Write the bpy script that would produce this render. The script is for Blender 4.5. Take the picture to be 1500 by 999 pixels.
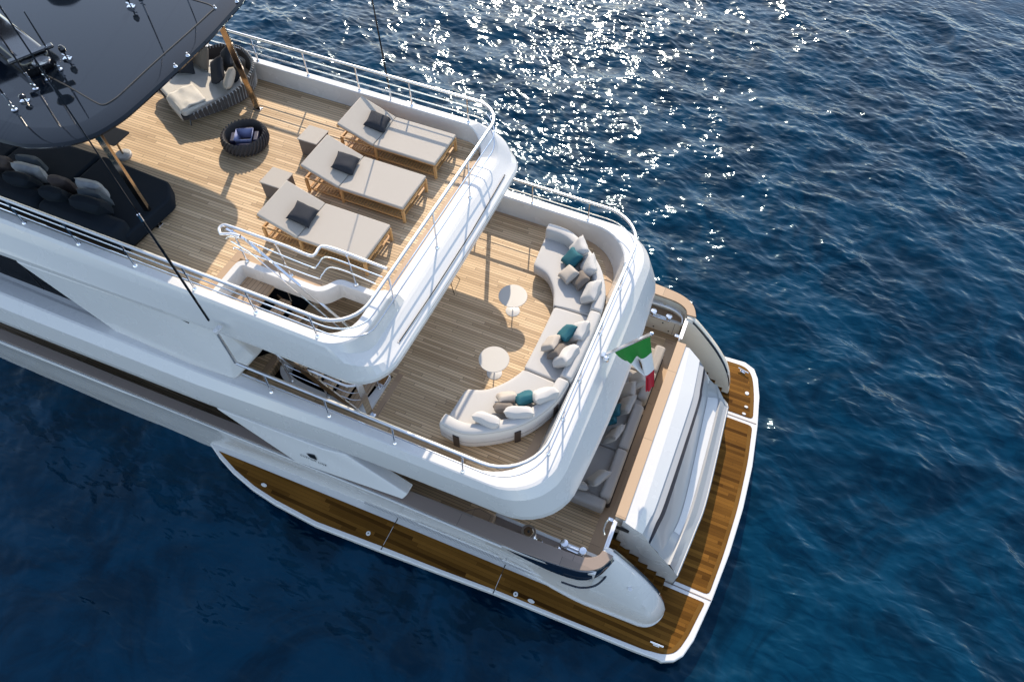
import bpy, math, random
import numpy as np
from mathutils import Vector, Matrix, Euler
random.seed(7)
R = math.radians
scene = bpy.context.scene
for o in list(bpy.data.objects): bpy.data.objects.remove(o)
C = scene.collection

# ------------------------------------------------------------------ camera
CAM = Vector((0.0, -7.78, 16.6))
RIGHT = Vector((0.91811904, 0.39624973, 0.00660172))
UP = Vector((-0.33138777, 0.75848351, 0.56114608))
FWD = Vector((-0.21734669, 0.51738662, -0.82769046))
FPX, CX, CY = 1003.0, 750.0, 499.5
cd = bpy.data.cameras.new('camera'); cam = bpy.data.objects.new('camera', cd); C.objects.link(cam)
cd.lens = FPX / 1500 * 36; cd.sensor_width = 36; cd.clip_start = 0.1; cd.clip_end = 3000
cam.matrix_world = Matrix(((RIGHT.x, UP.x, -FWD.x, CAM.x), (RIGHT.y, UP.y, -FWD.y, CAM.y), (RIGHT.z, UP.z, -FWD.z, CAM.z), (0, 0, 0, 1)))
scene.camera = cam
# ------------------------------------------------------------------ light
SUN_EL, SUN_AZ = 34.8, 109.7
world = bpy.data.worlds.new('World'); scene.world = world; world.use_nodes = True
wn = world.node_tree
sky = wn.nodes.new('ShaderNodeTexSky'); sky.sky_type = 'NISHITA'; sky.sun_disc = False
sky.sun_elevation = R(SUN_EL); sky.sun_rotation = R(90 - SUN_AZ)
sky.air_density = 1.0; sky.dust_density = 0.5; sky.ozone_density = 1.0
hs = wn.nodes.new('ShaderNodeHueSaturation'); hs.inputs['Saturation'].default_value = 0.80; hs.inputs['Value'].default_value = 1.08
wn.links.new(sky.outputs[0], hs.inputs['Color']); wn.links.new(hs.outputs[0], wn.nodes['Background'].inputs[0]); wn.nodes['Background'].inputs[1].default_value = 0.15
sd = bpy.data.lights.new('sun', 'SUN'); sun = bpy.data.objects.new('sun', sd); C.objects.link(sun)
sd.energy = 3.0; sd.angle = R(0.5); sd.color = (1.0, 0.85, 0.66)
sdir = Vector((math.cos(R(SUN_EL)) * math.cos(R(SUN_AZ)), math.cos(R(SUN_EL)) * math.sin(R(SUN_AZ)), math.sin(R(SUN_EL))))
sun.rotation_euler = sdir.to_track_quat('Z', 'Y').to_euler(); sun.location = (-8, 30, 25)
scene.view_settings.view_transform = 'Standard'; scene.view_settings.look = 'None'
scene.view_settings.gamma = 1; scene.view_settings.exposure = 0.92

# ------------------------------------------------------------------ surveying helper: where a sight line meets a level of the boat
def W(px, py, z):
    r = RIGHT * (px - CX) - UP * (py - CY) + FWD * FPX
    t = (z - CAM.z) / r.z
    return Vector((CAM.x + r.x * t, CAM.y + r.y * t, z))

# ------------------------------------------------------------------ materials
MATS = {}
def nd(nt, t, **kw):
    n = nt.nodes.new(t)
    for k, v in kw.items(): setattr(n, k, v)
    return n
def setin(n, **kw):
    for k, v in kw.items():
        n.inputs[k.replace('_', ' ')].default_value = v
def base_mat(name, col, rough=0.5, metal=0.0, spec=0.5, coat=0.0, sheen=0.0):
    m = bpy.data.materials.new(name); m.use_nodes = True
    b = m.node_tree.nodes['Principled BSDF']
    b.inputs['Base Color'].default_value = (*col, 1); b.inputs['Roughness'].default_value = rough
    b.inputs['Metallic'].default_value = metal; b.inputs['Specular IOR Level'].default_value = spec
    b.inputs['Coat Weight'].default_value = coat; b.inputs['Coat Roughness'].default_value = 0.05
    b.inputs['Sheen Weight'].default_value = sheen
    MATS[name] = m
    return m, m.node_tree, b
def vary(name, col, rough=0.5, amt=0.08, scale=6, bump=0.0, bscale=60, **kw):
    m, nt, b = base_mat(name, col, rough, **kw)
    tc = nd(nt, 'ShaderNodeTexCoord')
    nz = nd(nt, 'ShaderNodeTexNoise'); setin(nz, Scale=scale, Detail=5.0)
    nt.links.new(tc.outputs['Object'], nz.inputs['Vector'])
    mx = nd(nt, 'ShaderNodeMix', data_type='RGBA')
    mx.inputs[6].default_value = (*[c * (1 - amt) for c in col], 1); mx.inputs[7].default_value = (*[min(1, c * (1 + amt)) for c in col], 1)
    nt.links.new(nz.outputs['Fac'], mx.inputs[0]); nt.links.new(mx.outputs[2], b.inputs['Base Color'])
    mr = nd(nt, 'ShaderNodeMapRange'); setin(mr, To_Min=max(0.02, rough * 0.8), To_Max=min(1, rough * 1.25))
    nt.links.new(nz.outputs['Fac'], mr.inputs[0]); nt.links.new(mr.outputs[0], b.inputs['Roughness'])
    if bump:
        n2 = nd(nt, 'ShaderNodeTexNoise'); setin(n2, Scale=bscale, Detail=4.0)
        nt.links.new(tc.outputs['Object'], n2.inputs['Vector'])
        bp = nd(nt, 'ShaderNodeBump'); setin(bp, Strength=bump, Distance=0.01)
        nt.links.new(n2.outputs['Fac'], bp.inputs['Height']); nt.links.new(bp.outputs[0], b.inputs['Normal'])
    return m
def mth(nt, op, a, b=None, c=None):
    n = nd(nt, 'ShaderNodeMath', operation=op)
    for i, v in enumerate((a, b, c)):
        if v is None: continue
        if isinstance(v, (int, float)): n.inputs[i].default_value = v
        else: nt.links.new(v, n.inputs[i])
    return n.outputs[0]
def planks(name, c1, c2, pitch, length, caulk, gap=0.09, rough=0.6, along=0, coat=0.0, grain=0.25):
    m, nt, b = base_mat(name, c1, rough, coat=coat)
    tc = nd(nt, 'ShaderNodeTexCoord'); sp = nd(nt, 'ShaderNodeSeparateXYZ'); nt.links.new(tc.outputs['Object'], sp.inputs[0])
    A, B = (sp.outputs[0], sp.outputs[1]) if along == 0 else (sp.outputs[1], sp.outputs[0])
    v = mth(nt, 'DIVIDE', B, pitch); row = mth(nt, 'FLOOR', v); fr = mth(nt, 'FRACT', v)
    w1 = nd(nt, 'ShaderNodeTexWhiteNoise', noise_dimensions='1D'); nt.links.new(row, w1.inputs['W'])
    u = mth(nt, 'ADD', mth(nt, 'DIVIDE', A, length), mth(nt, 'MULTIPLY', w1.outputs[0], 9.0)); seg = mth(nt, 'FLOOR', u); fu = mth(nt, 'FRACT', u)
    cb = nd(nt, 'ShaderNodeCombineXYZ'); nt.links.new(row, cb.inputs[0]); nt.links.new(seg, cb.inputs[1])
    w2 = nd(nt, 'ShaderNodeTexWhiteNoise', noise_dimensions='3D'); nt.links.new(cb.outputs[0], w2.inputs['Vector'])
    mp = nd(nt, 'ShaderNodeMapping'); mp.inputs['Scale'].default_value = (1.5, 45, 10) if along == 0 else (45, 1.5, 10)
    nt.links.new(tc.outputs['Object'], mp.inputs['Vector'])
    gr = nd(nt, 'ShaderNodeTexNoise'); setin(gr, Scale=1.0, Detail=6.0, Roughness=0.65)
    ad = nd(nt, 'ShaderNodeVectorMath', operation='ADD'); nt.links.new(mp.outputs[0], ad.inputs[0])
    sc = nd(nt, 'ShaderNodeVectorMath', operation='SCALE'); nt.links.new(w2.outputs['Color'], sc.inputs[0]); sc.inputs['Scale'].default_value = 30
    nt.links.new(sc.outputs[0], ad.inputs[1]); nt.links.new(ad.outputs[0], gr.inputs['Vector'])
    big = nd(nt, 'ShaderNodeTexNoise'); setin(big, Scale=0.6, Detail=3.0); nt.links.new(tc.outputs['Object'], big.inputs['Vector'])
    f = mth(nt, 'ADD', mth(nt, 'MULTIPLY', w2.outputs[0], 1 - grain), mth(nt, 'MULTIPLY', gr.outputs['Fac'], grain))
    f = mth(nt, 'ADD', f, mth(nt, 'MULTIPLY', mth(nt, 'SUBTRACT', big.outputs['Fac'], 0.5), 0.5))
    mx = nd(nt, 'ShaderNodeMix', data_type='RGBA'); mx.inputs[6].default_value = (*c1, 1); mx.inputs[7].default_value = (*c2, 1)
    nt.links.new(f, mx.inputs[0])
    m1 = mth(nt, 'LESS_THAN', fr, gap); m2 = mth(nt, 'LESS_THAN', fu, 0.006 / length); mm = mth(nt, 'MAXIMUM', m1, m2)
    mc = nd(nt, 'ShaderNodeMix', data_type='RGBA'); mc.inputs[7].default_value = (*caulk, 1)
    nt.links.new(mm, mc.inputs[0]); nt.links.new(mx.outputs[2], mc.inputs[6]); nt.links.new(mc.outputs[2], b.inputs['Base Color'])
    bp = nd(nt, 'ShaderNodeBump'); setin(bp, Strength=0.35, Distance=0.004)
    h = mth(nt, 'SUBTRACT', mth(nt, 'MULTIPLY', gr.outputs['Fac'], 0.4), mm); nt.links.new(h, bp.inputs['Height']); nt.links.new(bp.outputs[0], b.inputs['Normal'])
    return m
vary('gelcoat', (0.66, 0.655, 0.64), 0.26, amt=0.02, scale=2, coat=0.35)
vary('gelcoat_shaded', (0.36, 0.37, 0.38), 0.3, amt=0.03, scale=2, coat=0.3)  # white gelcoat greyed to put the transom's shade into the colour
vary('cream_paint', (0.70, 0.65, 0.55), 0.35, amt=0.03, scale=3, coat=0.2)
planks('deck_teak', (0.38, 0.25, 0.132), (0.74, 0.545, 0.335), 0.0668, 1.7, (0.03, 0.025, 0.022), gap=0.115, rough=0.65)
planks('varnished_teak', (0.026, 0.009, 0.0004), (0.215, 0.098, 0.018), 0.085, 2.4, (0.06, 0.024, 0.005), gap=0.05, rough=0.5, coat=0.0, grain=0.3)
planks('margin_teak', (0.34, 0.225, 0.14), (0.44, 0.31, 0.20), 0.5, 3.0, (0.06, 0.05, 0.04), gap=0.0, rough=0.6)
planks('margin_teak_cross', (0.38, 0.26, 0.165), (0.48, 0.34, 0.22), 0.5, 1.9, (0.05, 0.04, 0.03), gap=0.0, rough=0.6, along=1)
planks('shade_seam_teak', (0.19, 0.15, 0.125), (0.27, 0.21, 0.175), 0.4, 2.2, (0.02, 0.02, 0.02), gap=0.0, rough=0.65)  # teak with shade in its colour for port cap and shelf; also dark seams
planks('furniture_teak', (0.40, 0.20, 0.062), (0.62, 0.36, 0.15), 0.09, 0.9, (0.3, 0.15, 0.05), gap=0.0, rough=0.5)
vary('chrome', (0.80, 0.81, 0.83), 0.13, amt=0.03, metal=1.0)
vary('brushed_rail', (0.80, 0.80, 0.81), 0.36, amt=0.03, metal=1.0)
vary('bronze_steel', (0.45, 0.36, 0.27), 0.1, amt=0.05, metal=1.0)
vary('hardtop_paint', (0.005, 0.008, 0.013), 0.05, amt=0.04, scale=3, spec=0.5)
MATS['hardtop_paint'].node_tree.nodes['Principled BSDF'].inputs['IOR'].default_value = 1.38
vary('black_gloss', (0.006, 0.007, 0.009), 0.12, amt=0.1, coat=0.5)
vary('black_rubber', (0.012, 0.012, 0.013), 0.6, amt=0.2)
vary('navy_glass', (0.008, 0.014, 0.026), 0.06, amt=0.05, coat=1.0)
vary('tinted_glass', (0.003, 0.005, 0.008), 0.25, amt=0.05, spec=0.06)
MATS['tinted_glass'].node_tree.nodes['Principled BSDF'].inputs['IOR'].default_value = 1.18
vary('navy_vinyl', (0.008, 0.014, 0.03), 0.4, amt=0.1)
vary('canvas_beige', (0.40, 0.365, 0.32), 0.85, amt=0.04, bump=0.25, bscale=220, sheen=0.15)
vary('fabric_charcoal', (0.030, 0.033, 0.041), 0.95, amt=0.18, bump=0.3, bscale=200, spec=0.2)
vary('fabric_navy', (0.007, 0.012, 0.019), 0.95, amt=0.15, bump=0.3, bscale=160, spec=0.2)
vary('fabric_slate', (0.045, 0.06, 0.075), 0.92, amt=0.15, bump=0.3, bscale=160)
vary('fabric_brown', (0.06, 0.045, 0.042), 0.92, amt=0.15, bump=0.3, bscale=160)
vary('fabric_silver', (0.30, 0.31, 0.32), 0.8, amt=0.35, scale=9, bump=0.3, bscale=160)
vary('fabric_white', (0.50, 0.487, 0.47), 0.9, amt=0.03, scale=3, bump=0.2, bscale=200, sheen=0.1)
vary('fabric_sand', (0.43, 0.385, 0.335), 0.9, amt=0.05, scale=8, bump=0.25, bscale=180)
vary('fabric_taupe', (0.16, 0.135, 0.115), 0.9, amt=0.07, scale=8, bump=0.25, bscale=180)
vary('fabric_teal', (0.006, 0.095, 0.125), 0.8, amt=0.15, scale=9, bump=0.25, bscale=180)
vary('fabric_stone', (0.36, 0.33, 0.30), 0.9, amt=0.04, scale=6, bump=0.25, bscale=180)
vary('throw_cloth', (0.55, 0.53, 0.49), 0.9, amt=0.06, scale=10, bump=0.4, bscale=140)
vary('leather_dark', (0.035, 0.022, 0.017), 0.5, amt=0.15)
vary('rope_charcoal', (0.05, 0.045, 0.045), 0.75, amt=0.3, scale=40, bump=0.6, bscale=90)
vary('table_greige', (0.46, 0.435, 0.395), 0.45, amt=0.02)
vary('marble', (0.42, 0.42, 0.41), 0.35, amt=0.35, scale=14)
vary('royal_blue', (0.008, 0.011, 0.05), 0.5, amt=0.2)
vary('blue_paper', (0.20, 0.23, 0.40), 0.6, amt=0.08)
vary('flag_green', (0.012, 0.20, 0.025), 0.8, amt=0.08)
vary('flag_white', (0.74, 0.73, 0.71), 0.8, amt=0.04)
vary('flag_red', (0.42, 0.006, 0.022), 0.8, amt=0.1)
vary('emblem_blue', (0.01, 0.03, 0.2), 0.8, amt=0.1)
vary('emblem_gold', (0.5, 0.25, 0.02), 0.8, amt=0.1)
vary('lettering_black', (0.006, 0.008, 0.01), 0.4, amt=0.1)
for n_ in ('varnished_teak',): MATS[n_].node_tree.nodes['Principled BSDF'].inputs['Specular IOR Level'].default_value = 0.05
# grille: dark slots on white
def grille_mat():
    m, nt, b = base_mat('grille', (0.5, 0.5, 0.5), 0.4)
    tc = nd(nt, 'ShaderNodeTexCoord'); sp = nd(nt, 'ShaderNodeSeparateXYZ'); nt.links.new(tc.outputs['Object'], sp.inputs[0])
    f = mth(nt, 'LESS_THAN', mth(nt, 'FRACT', mth(nt, 'DIVIDE', sp.outputs[0], 0.035)), 0.45)
    mx = nd(nt, 'ShaderNodeMix', data_type='RGBA'); mx.inputs[6].default_value = (.55, .55, .55, 1); mx.inputs[7].default_value = (.3, .3, .3, 1)
    nt.links.new(f, mx.inputs[0]); nt.links.new(mx.outputs[2], b.inputs['Base Color'])
grille_mat()
# sea
def sea_mat():
    m, nt, b = base_mat('sea_water', (0.0022, 0.020, 0.050), 0.10)
    b.inputs['IOR'].default_value = 1.33; b.inputs['Specular Tint'].default_value = (0.42, 0.78, 1.0, 1)
    tc = nd(nt, 'ShaderNodeTexCoord')
    big = nd(nt, 'ShaderNodeTexNoise'); setin(big, Scale=0.42, Detail=5.0, Roughness=0.6, Distortion=1.6); nt.links.new(tc.outputs['Object'], big.inputs['Vector'])
    mx = nd(nt, 'ShaderNodeMix', data_type='RGBA'); mx.inputs[6].default_value = (0.0001, 0.011, 0.027, 1); mx.inputs[7].default_value = (0.0003, 0.026, 0.058, 1)
    br = nd(nt, 'ShaderNodeMapRange', interpolation_type='SMOOTHSTEP'); setin(br, From_Min=0.36, From_Max=0.64); nt.links.new(big.outputs['Fac'], br.inputs[0])
    nt.links.new(br.outputs[0], mx.inputs[0]); nt.links.new(mx.outputs[2], b.inputs['Base Color'])
    mp = nd(nt, 'ShaderNodeMapping'); mp.inputs['Rotation'].default_value = (0, 0, R(20)); mp.inputs['Scale'].default_value = (0.7, 1.5, 1)
    nt.links.new(tc.outputs['Object'], mp.inputs['Vector'])
    n1 = nd(nt, 'ShaderNodeTexNoise'); setin(n1, Scale=3.4, Detail=1.2, Roughness=0.5, Distortion=0.5); nt.links.new(mp.outputs[0], n1.inputs['Vector'])
    # calmer water in the lee of the hull
    sp = nd(nt, 'ShaderNodeSeparateXYZ'); nt.links.new(tc.outputs['Object'], sp.inputs[0])
    lee = nd(nt, 'ShaderNodeMapRange', interpolation_type='SMOOTHSTEP'); setin(lee, From_Min=-11.0, From_Max=3.0, To_Min=0.55, To_Max=1.0)
    pos = mth(nt, 'ADD', sp.outputs[1], mth(nt, 'MULTIPLY', mth(nt, 'MAXIMUM', mth(nt, 'SUBTRACT', sp.outputs[0], 1.0), 0.0), 1.1))
    nt.links.new(pos, lee.inputs[0])
    pn = nd(nt, 'ShaderNodeTexNoise'); setin(pn, Scale=0.35, Detail=3.0, Distortion=1.0); nt.links.new(tc.outputs['Object'], pn.inputs['Vector'])
    pr = nd(nt, 'ShaderNodeMapRange'); setin(pr, From_Min=0.35, From_Max=0.65, To_Min=0.5, To_Max=1.2); nt.links.new(pn.outputs['Fac'], pr.inputs[0])
    st = mth(nt, 'MULTIPLY', lee.outputs[0], pr.outputs[0])
    bp = nd(nt, 'ShaderNodeBump'); setin(bp, Distance=0.040); nt.links.new(n1.outputs['Fac'], bp.inputs['Height'])
    nt.links.new(st, bp.inputs['Strength']); nt.links.new(bp.outputs[0], b.inputs['Normal'])
    return m
sea_mat()
M = MATS

# ------------------------------------------------------------------ mesh builder
class MB:
    def __init__(s): s.v = []; s.f = []
    def add(s, vs, fs):
        n = len(s.v); s.v += [tuple(v) for v in vs]; s.f += [tuple(i + n for i in f) for f in fs]; return s
    def box(s, c, d, rz=0.0, M4=None):
        vs = []
        for z in (-1, 1):
            for x, y in ((-1, -1), (1, -1), (1, 1), (-1, 1)):
                vs.append(Vector((x * d[0] / 2, y * d[1] / 2, z * d[2] / 2)))
        rot = Matrix.Rotation(rz, 3, 'Z') if M4 is None else M4
        vs = [rot @ v + Vector(c) for v in vs]
        return s.add(vs, [(3, 2, 1, 0), (4, 5, 6, 7), (0, 1, 5, 4), (1, 2, 6, 5), (2, 3, 7, 6), (3, 0, 4, 7)])
    def bar(s, a, b, w, h):
        a = Vector(a); b = Vector(b); d = b - a; q = d.to_track_quat('X', 'Z').to_matrix()
        return s.box((a + b) / 2, (d.length, w, h), M4=q)
    def prism(s, poly, z0, z1):
        n = len(poly)
        ar = sum(poly[i][0] * poly[(i + 1) % n][1] - poly[(i + 1) % n][0] * poly[i][1] for i in range(n))
        if ar < 0: poly = poly[::-1]
        vs = [(p[0], p[1], z0) for p in poly] + [(p[0], p[1], z1) for p in poly]
        fs = [tuple(range(n - 1, -1, -1)), tuple(range(n, 2 * n))] + [(i, (i + 1) % n, n + (i + 1) % n, n + i) for i in range(n)]
        return s.add(vs, fs)
    def loft(s, rings, closed=False, cap=False):
        n = len(rings[0]); vs = [p for r in rings for p in r]; fs = []
        for i in range(len(rings) - 1):
            for j in range(n if closed else n - 1):
                a = i * n + j; b = i * n + (j + 1) % n; fs.append((a, b, b + n, a + n))
        if cap:
            fs.append(tuple(range(n - 1, -1, -1))); fs.append(tuple(range((len(rings) - 1) * n, len(rings) * n)))
        return s.add(vs, fs)
    def tube(s, pts, r, n=8, closed=False, taper=None):
        pts = [Vector(p) for p in pts]; rings = []; m = len(pts); up = Vector((0, 0, 1))
        for i, p in enumerate(pts):
            if closed: t = pts[(i + 1) % m] - pts[i - 1]
            else: t = pts[min(i + 1, m - 1)] - pts[max(i - 1, 0)]
            t.normalize()
            u = up.cross(t)
            if u.length < 0.05: u = Vector((1, 0, 0)).cross(t)
            u.normalize(); w = t.cross(u)
            rr = r if taper is None else r + (taper - r) * i / (m - 1)
            rings.append([p + u * rr * math.cos(a) + w * rr * math.sin(a) for a in [2 * math.pi * k / n for k in range(n)]])
        if closed: rings.append(rings[0]); return s.loft(rings, True)
        return s.loft(rings, True, True)
    def lathe(s, prof, c=(0, 0, 0), n=24, sx=1.0, sy=1.0):
        rings = [[(c[0] + sx * r * math.cos(2 * math.pi * k / n), c[1] + sy * r * math.sin(2 * math.pi * k / n), c[2] + z) for k in range(n)] for r, z in prof]
        return s.loft(rings, True, True)
    def build(s, name, mat, parent=None, smooth=True, angle=35, bevel=0.0, seg=2, loc=None, label=None, origin=None, recalc=True):
        me = bpy.data.meshes.new(name); me.from_pydata(s.v, [], s.f); me.update()
        if recalc:
            import bmesh
            bm = bmesh.new(); bm.from_mesh(me); bmesh.ops.recalc_face_normals(bm, faces=bm.faces); bm.to_mesh(me); bm.free()
        me.materials.append(M[mat] if isinstance(mat, str) else mat)
        if smooth: me.shade_smooth(); me.set_sharp_from_angle(angle=R(angle))
        o = bpy.data.objects.new(name, me); C.objects.link(o)
        if parent: o.parent = parent
        if loc: o.location = loc
        if bevel:
            b = o.modifiers.new('bevel', 'BEVEL'); b.width = bevel; b.segments = seg; b.limit_method = 'ANGLE'; b.angle_limit = R(40); b.harden_normals = False
        if label: o['label'] = label
        return o
def empty(name, loc=(0, 0, 0), rz=0.0, label=None, cat=None, group=None):
    o = bpy.data.objects.new(name, None); C.objects.link(o); o.location = loc; o.rotation_euler = (0, 0, rz); o.empty_display_size = 0.2
    return tag(o, label, cat, group)
def tag(o, label=None, cat=None, group=None, kind=None):
    if label: o['label'] = label
    if cat: o['category'] = cat
    if group: o['group'] = group
    if kind: o['kind'] = kind
    return o
def copy_tree(o, parent=None):
    c = o.copy(); C.objects.link(c)
    if parent: c.parent = parent
    for ch in [k for k in bpy.data.objects if k.parent == o]: copy_tree(ch, c)
    return c
def cr(pts, k=6, closed=False):
    pts = [Vector(p) for p in pts]; out = []; n = len(pts)
    for i in range(n if closed else n - 1):
        if closed: p0, p1, p2, p3 = pts[i - 1], pts[i], pts[(i + 1) % n], pts[(i + 2) % n]
        else: p0, p1, p2, p3 = pts[max(i - 1, 0)], pts[i], pts[i + 1], pts[min(i + 2, n - 1)]
        for j in range(k):
            t = j / k
            out.append(0.5 * ((2 * p1) + (p2 - p0) * t + (2 * p0 - 5 * p1 + 4 * p2 - p3) * t * t + (3 * p1 - p0 - 3 * p2 + p3) * t ** 3))
    if not closed: out.append(pts[-1])
    return out
def rnd_poly(poly, r, k=5):
    out = []; n = len(poly)
    for i in range(n):
        p = Vector(poly[i][:2]); a = Vector(poly[i - 1][:2]); b = Vector(poly[(i + 1) % n][:2])
        rr = r[i] if isinstance(r, (list, tuple)) else r
        da = min(rr, (a - p).length * 0.48); db = min(rr, (b - p).length * 0.48)
        pa = p + (a - p).normalized() * da; pb = p + (b - p).normalized() * db
        for j in range(k + 1):
            t = j / k; out.append(tuple((1 - t) ** 2 * pa + 2 * t * (1 - t) * p + t * t * pb))
    return out

# ------------------------------------------------------------------ sea
def build_sea():
    x0, x1, y0, y1, st = -29.0, 26.0, -12.0, 28.0, 0.05
    nx = int((x1 - x0) / st) + 1; ny = int((y1 - y0) / st) + 1
    X, Y = np.meshgrid(np.linspace(x0, x1, nx), np.linspace(y0, y1, ny), indexing='ij')
    rng = np.random.RandomState(11)
    Z = np.zeros_like(X); DX = np.zeros_like(X); DY = np.zeros_like(X)
    pos = Y + 1.1 * np.maximum(X - 1.0, 0)
    lee = np.clip((pos + 12) / 14.0, 0, 1); lee = lee * lee * (3 - 2 * lee)
    N = 120
    gust = 0.5 + 0.5 * np.sin(0.55 * X + 0.9 * np.sin(0.4 * Y + 1.0) + 0.7) * np.sin(0.48 * Y + 1.1 * np.sin(0.35 * X) + 2.0)
    gust = 0.78 + 0.42 * gust
    for i in range(N):
        lam = 0.22 * (7.0 / 0.22) ** (i / (N - 1)) * rng.uniform(0.9, 1.1)
        th = R(68) + rng.normal(0, R(42))
        k = 2 * math.pi / lam; slope = (0.030 if lam < 0.6 else 0.022) if lam < 3 else 0.012
        a = slope / k; ph = rng.uniform(0, 2 * math.pi)
        m = (0.30 + 0.70 * lee) * gust if lam < 1.0 else (0.85 + 0.15 * lee)
        q = k * (X * math.cos(th) + Y * math.sin(th)) + ph
        # slow wandering of the phase so that crests are short and broken
        q = q + 0.9 * np.sin(0.35 * k * (X * math.cos(th + 1.3) + Y * math.sin(th + 1.3)) + ph * 3) + 0.6 * np.sin(0.21 * k * (X * math.cos(th - 1.1) + Y * math.sin(th - 1.1)) + ph * 5)
        Z += a * m * np.sin(q); DX -= 0.8 * a * m * math.cos(th) * np.cos(q) * -1; DY -= 0.8 * a * m * math.sin(th) * np.cos(q) * -1
    edge = np.minimum(np.minimum(X - x0, x1 - X), np.minimum(Y - y0, y1 - Y)); e = np.clip(edge / 4, 0, 1)
    co = np.stack([X + DX * e, Y + DY * e, Z * e], -1).reshape(-1, 3)
    idx = np.arange(nx * ny).reshape(nx, ny)
    q = np.stack([idx[:-1, :-1], idx[1:, :-1], idx[1:, 1:], idx[:-1, 1:]], -1).reshape(-1, 4)
    B = 1500.0; n0 = len(co)
    c4 = [idx[0, 0], idx[-1, 0], idx[-1, -1], idx[0, -1]]
    co = np.vstack([co, [[-B, -B, 0], [B, -B, 0], [B, B, 0], [-B, B, 0]]])
    q = np.vstack([q, [[n0, n0 + 1, c4[1], c4[0]], [n0 + 1, n0 + 2, c4[2], c4[1]], [n0 + 2, n0 + 3, c4[3], c4[2]], [n0 + 3, n0, c4[0], c4[3]]]])
    me = bpy.data.meshes.new('sea'); me.vertices.add(len(co)); me.vertices.foreach_set('co', co.astype(np.float32).ravel())
    me.loops.add(len(q) * 4); me.loops.foreach_set('vertex_index', q.astype(np.int32).ravel())
    me.polygons.add(len(q)); me.polygons.foreach_set('loop_start', np.arange(0, len(q) * 4, 4, dtype=np.int32)); me.polygons.foreach_set('loop_total', np.full(len(q), 4, dtype=np.int32))
    me.update(calc_edges=True); me.validate(); me.shade_smooth(); me.materials.append(M['sea_water'])
    o = bpy.data.objects.new('sea', me); C.objects.link(o); tag(o, 'dark blue sea with short wind ripples and sun glitter', None, None, 'structure')
build_sea()

# ================================================================== YACHT
yacht = empty('yacht', (0, 0, 0), 0, 'white motor yacht with three stepped teak decks and a dark hardtop', 'yacht')
ZM, ZU, ZS, ZH = 2.0, 4.3, 6.6, 9.25

def perim(Y, X, Rc, zs, za, flare=0.0, bulge=0.0, xs=(-18, -15, -12, -10, -8.5, -7), na=9, nf=9, close=False):
    """plan outline port forward -> stern -> starboard forward at half width Y, aft end X, corner radius Rc"""
    pts = []
    def side(x): return Y + (flare * max(0.0, -7 - x) if flare < 1 else (flare - 1) * float(np.interp(x, [-18, -14, -8.4, -5.2, -2], [0.50, 0.42, 0.27, 0.06, 0.0])))
    for x in xs:
        if x < X - Rc - 0.15: pts.append((x, -side(x), zs))
        else: pts.append((X - Rc - 0.05, -Y, zs))
    for i in range(na + 1):
        a = (i / na) * math.pi / 2; t = i / na; t = t * t * (3 - 2 * t)
        pts.append((X - Rc + Rc * math.sin(a), -(Y - Rc) - Rc * math.cos(a), zs + (za - zs) * t))
    for i in range(1, nf + 1):
        y = -(Y - Rc) + 2 * (Y - Rc) * i / (nf + 1)
        pts.append((X + bulge * (1 - (y / (Y - Rc)) ** 2), y, za))
    pts += [(p[0], -p[1], p[2]) for p in pts[:len(xs) + na + 1][::-1]]
    return pts

# ---- hull
def hull():
    st = [(-22, 4.30, 4.15, 3.9, 3.85), (-15, 4.16, 4.05, 3.85, 3.78), (-11.5, 4.06, 3.97, 3.78, 3.72), (-10.2, 4.02, 3.94, 3.74, 3.70), (-8.5, 3.98, 3.86, 3.66, 3.60), (-5, 3.93, 3.78, 3.53, 3.5), (-2, 3.88, 3.70, 3.44, 3.40), (-0.6, 3.80, 3.62, 3.36, 3.34), (0.1, 3.66, 3.56, 3.34, 3.32)]
    for sgn in (-1, 1):
        b = MB(); rings = []
        for x, ya, yb, yc, ydd in st:
            rings.append([(x, sgn * y, z) for y, z in ((ya - 0.06, 2.955), (ya, 2.93), (ya, 2.84), (yb + 0.02, 2.6), (yb - (yb - yc) * 0.45, 1.7), (yc + 0.05, 1.1), (yc, 0.62), (ydd, 0.3), (ydd - 0.05, -0.6))])
        rings = [[r[j] for r in rings] for j in range(len(rings[0]))]
        rings = [cr(r, 5) for r in rings]
        b.loft(rings); b.build('hull', 'gelcoat', yacht, angle=50)
    b = MB(); b.prism([(-22, -3.3), (1.7, -3.2), (1.7, 3.2), (-22, 3.3)], -0.6, 0.30); b.build('hull_bottom', 'gelcoat_shaded', yacht)
    # knuckle line, spray rail and the two scuppers on the port topside
    b = MB(); b.tube([(x, -y, 2.62) for x, y in ((-22, 4.14), (-15, 4.10), (-11.5, 4.0), (-8, 3.84), (-5.4, 3.765))], 0.018, 6); b.tube([(x, -y, 1.95) for x, y in ((-10.0, 3.83), (-8.5, 3.70), (-6.2, 3.62))], 0.022, 6)
    b.build('spray_rail', 'gelcoat', yacht)
    b = MB(); b.bar((-6.3, -3.62, 1.75), (-5.4, -3.60, 1.75), 0.05, 0.09); b.build('scupper', 'black_rubber', yacht)
hull()

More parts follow.
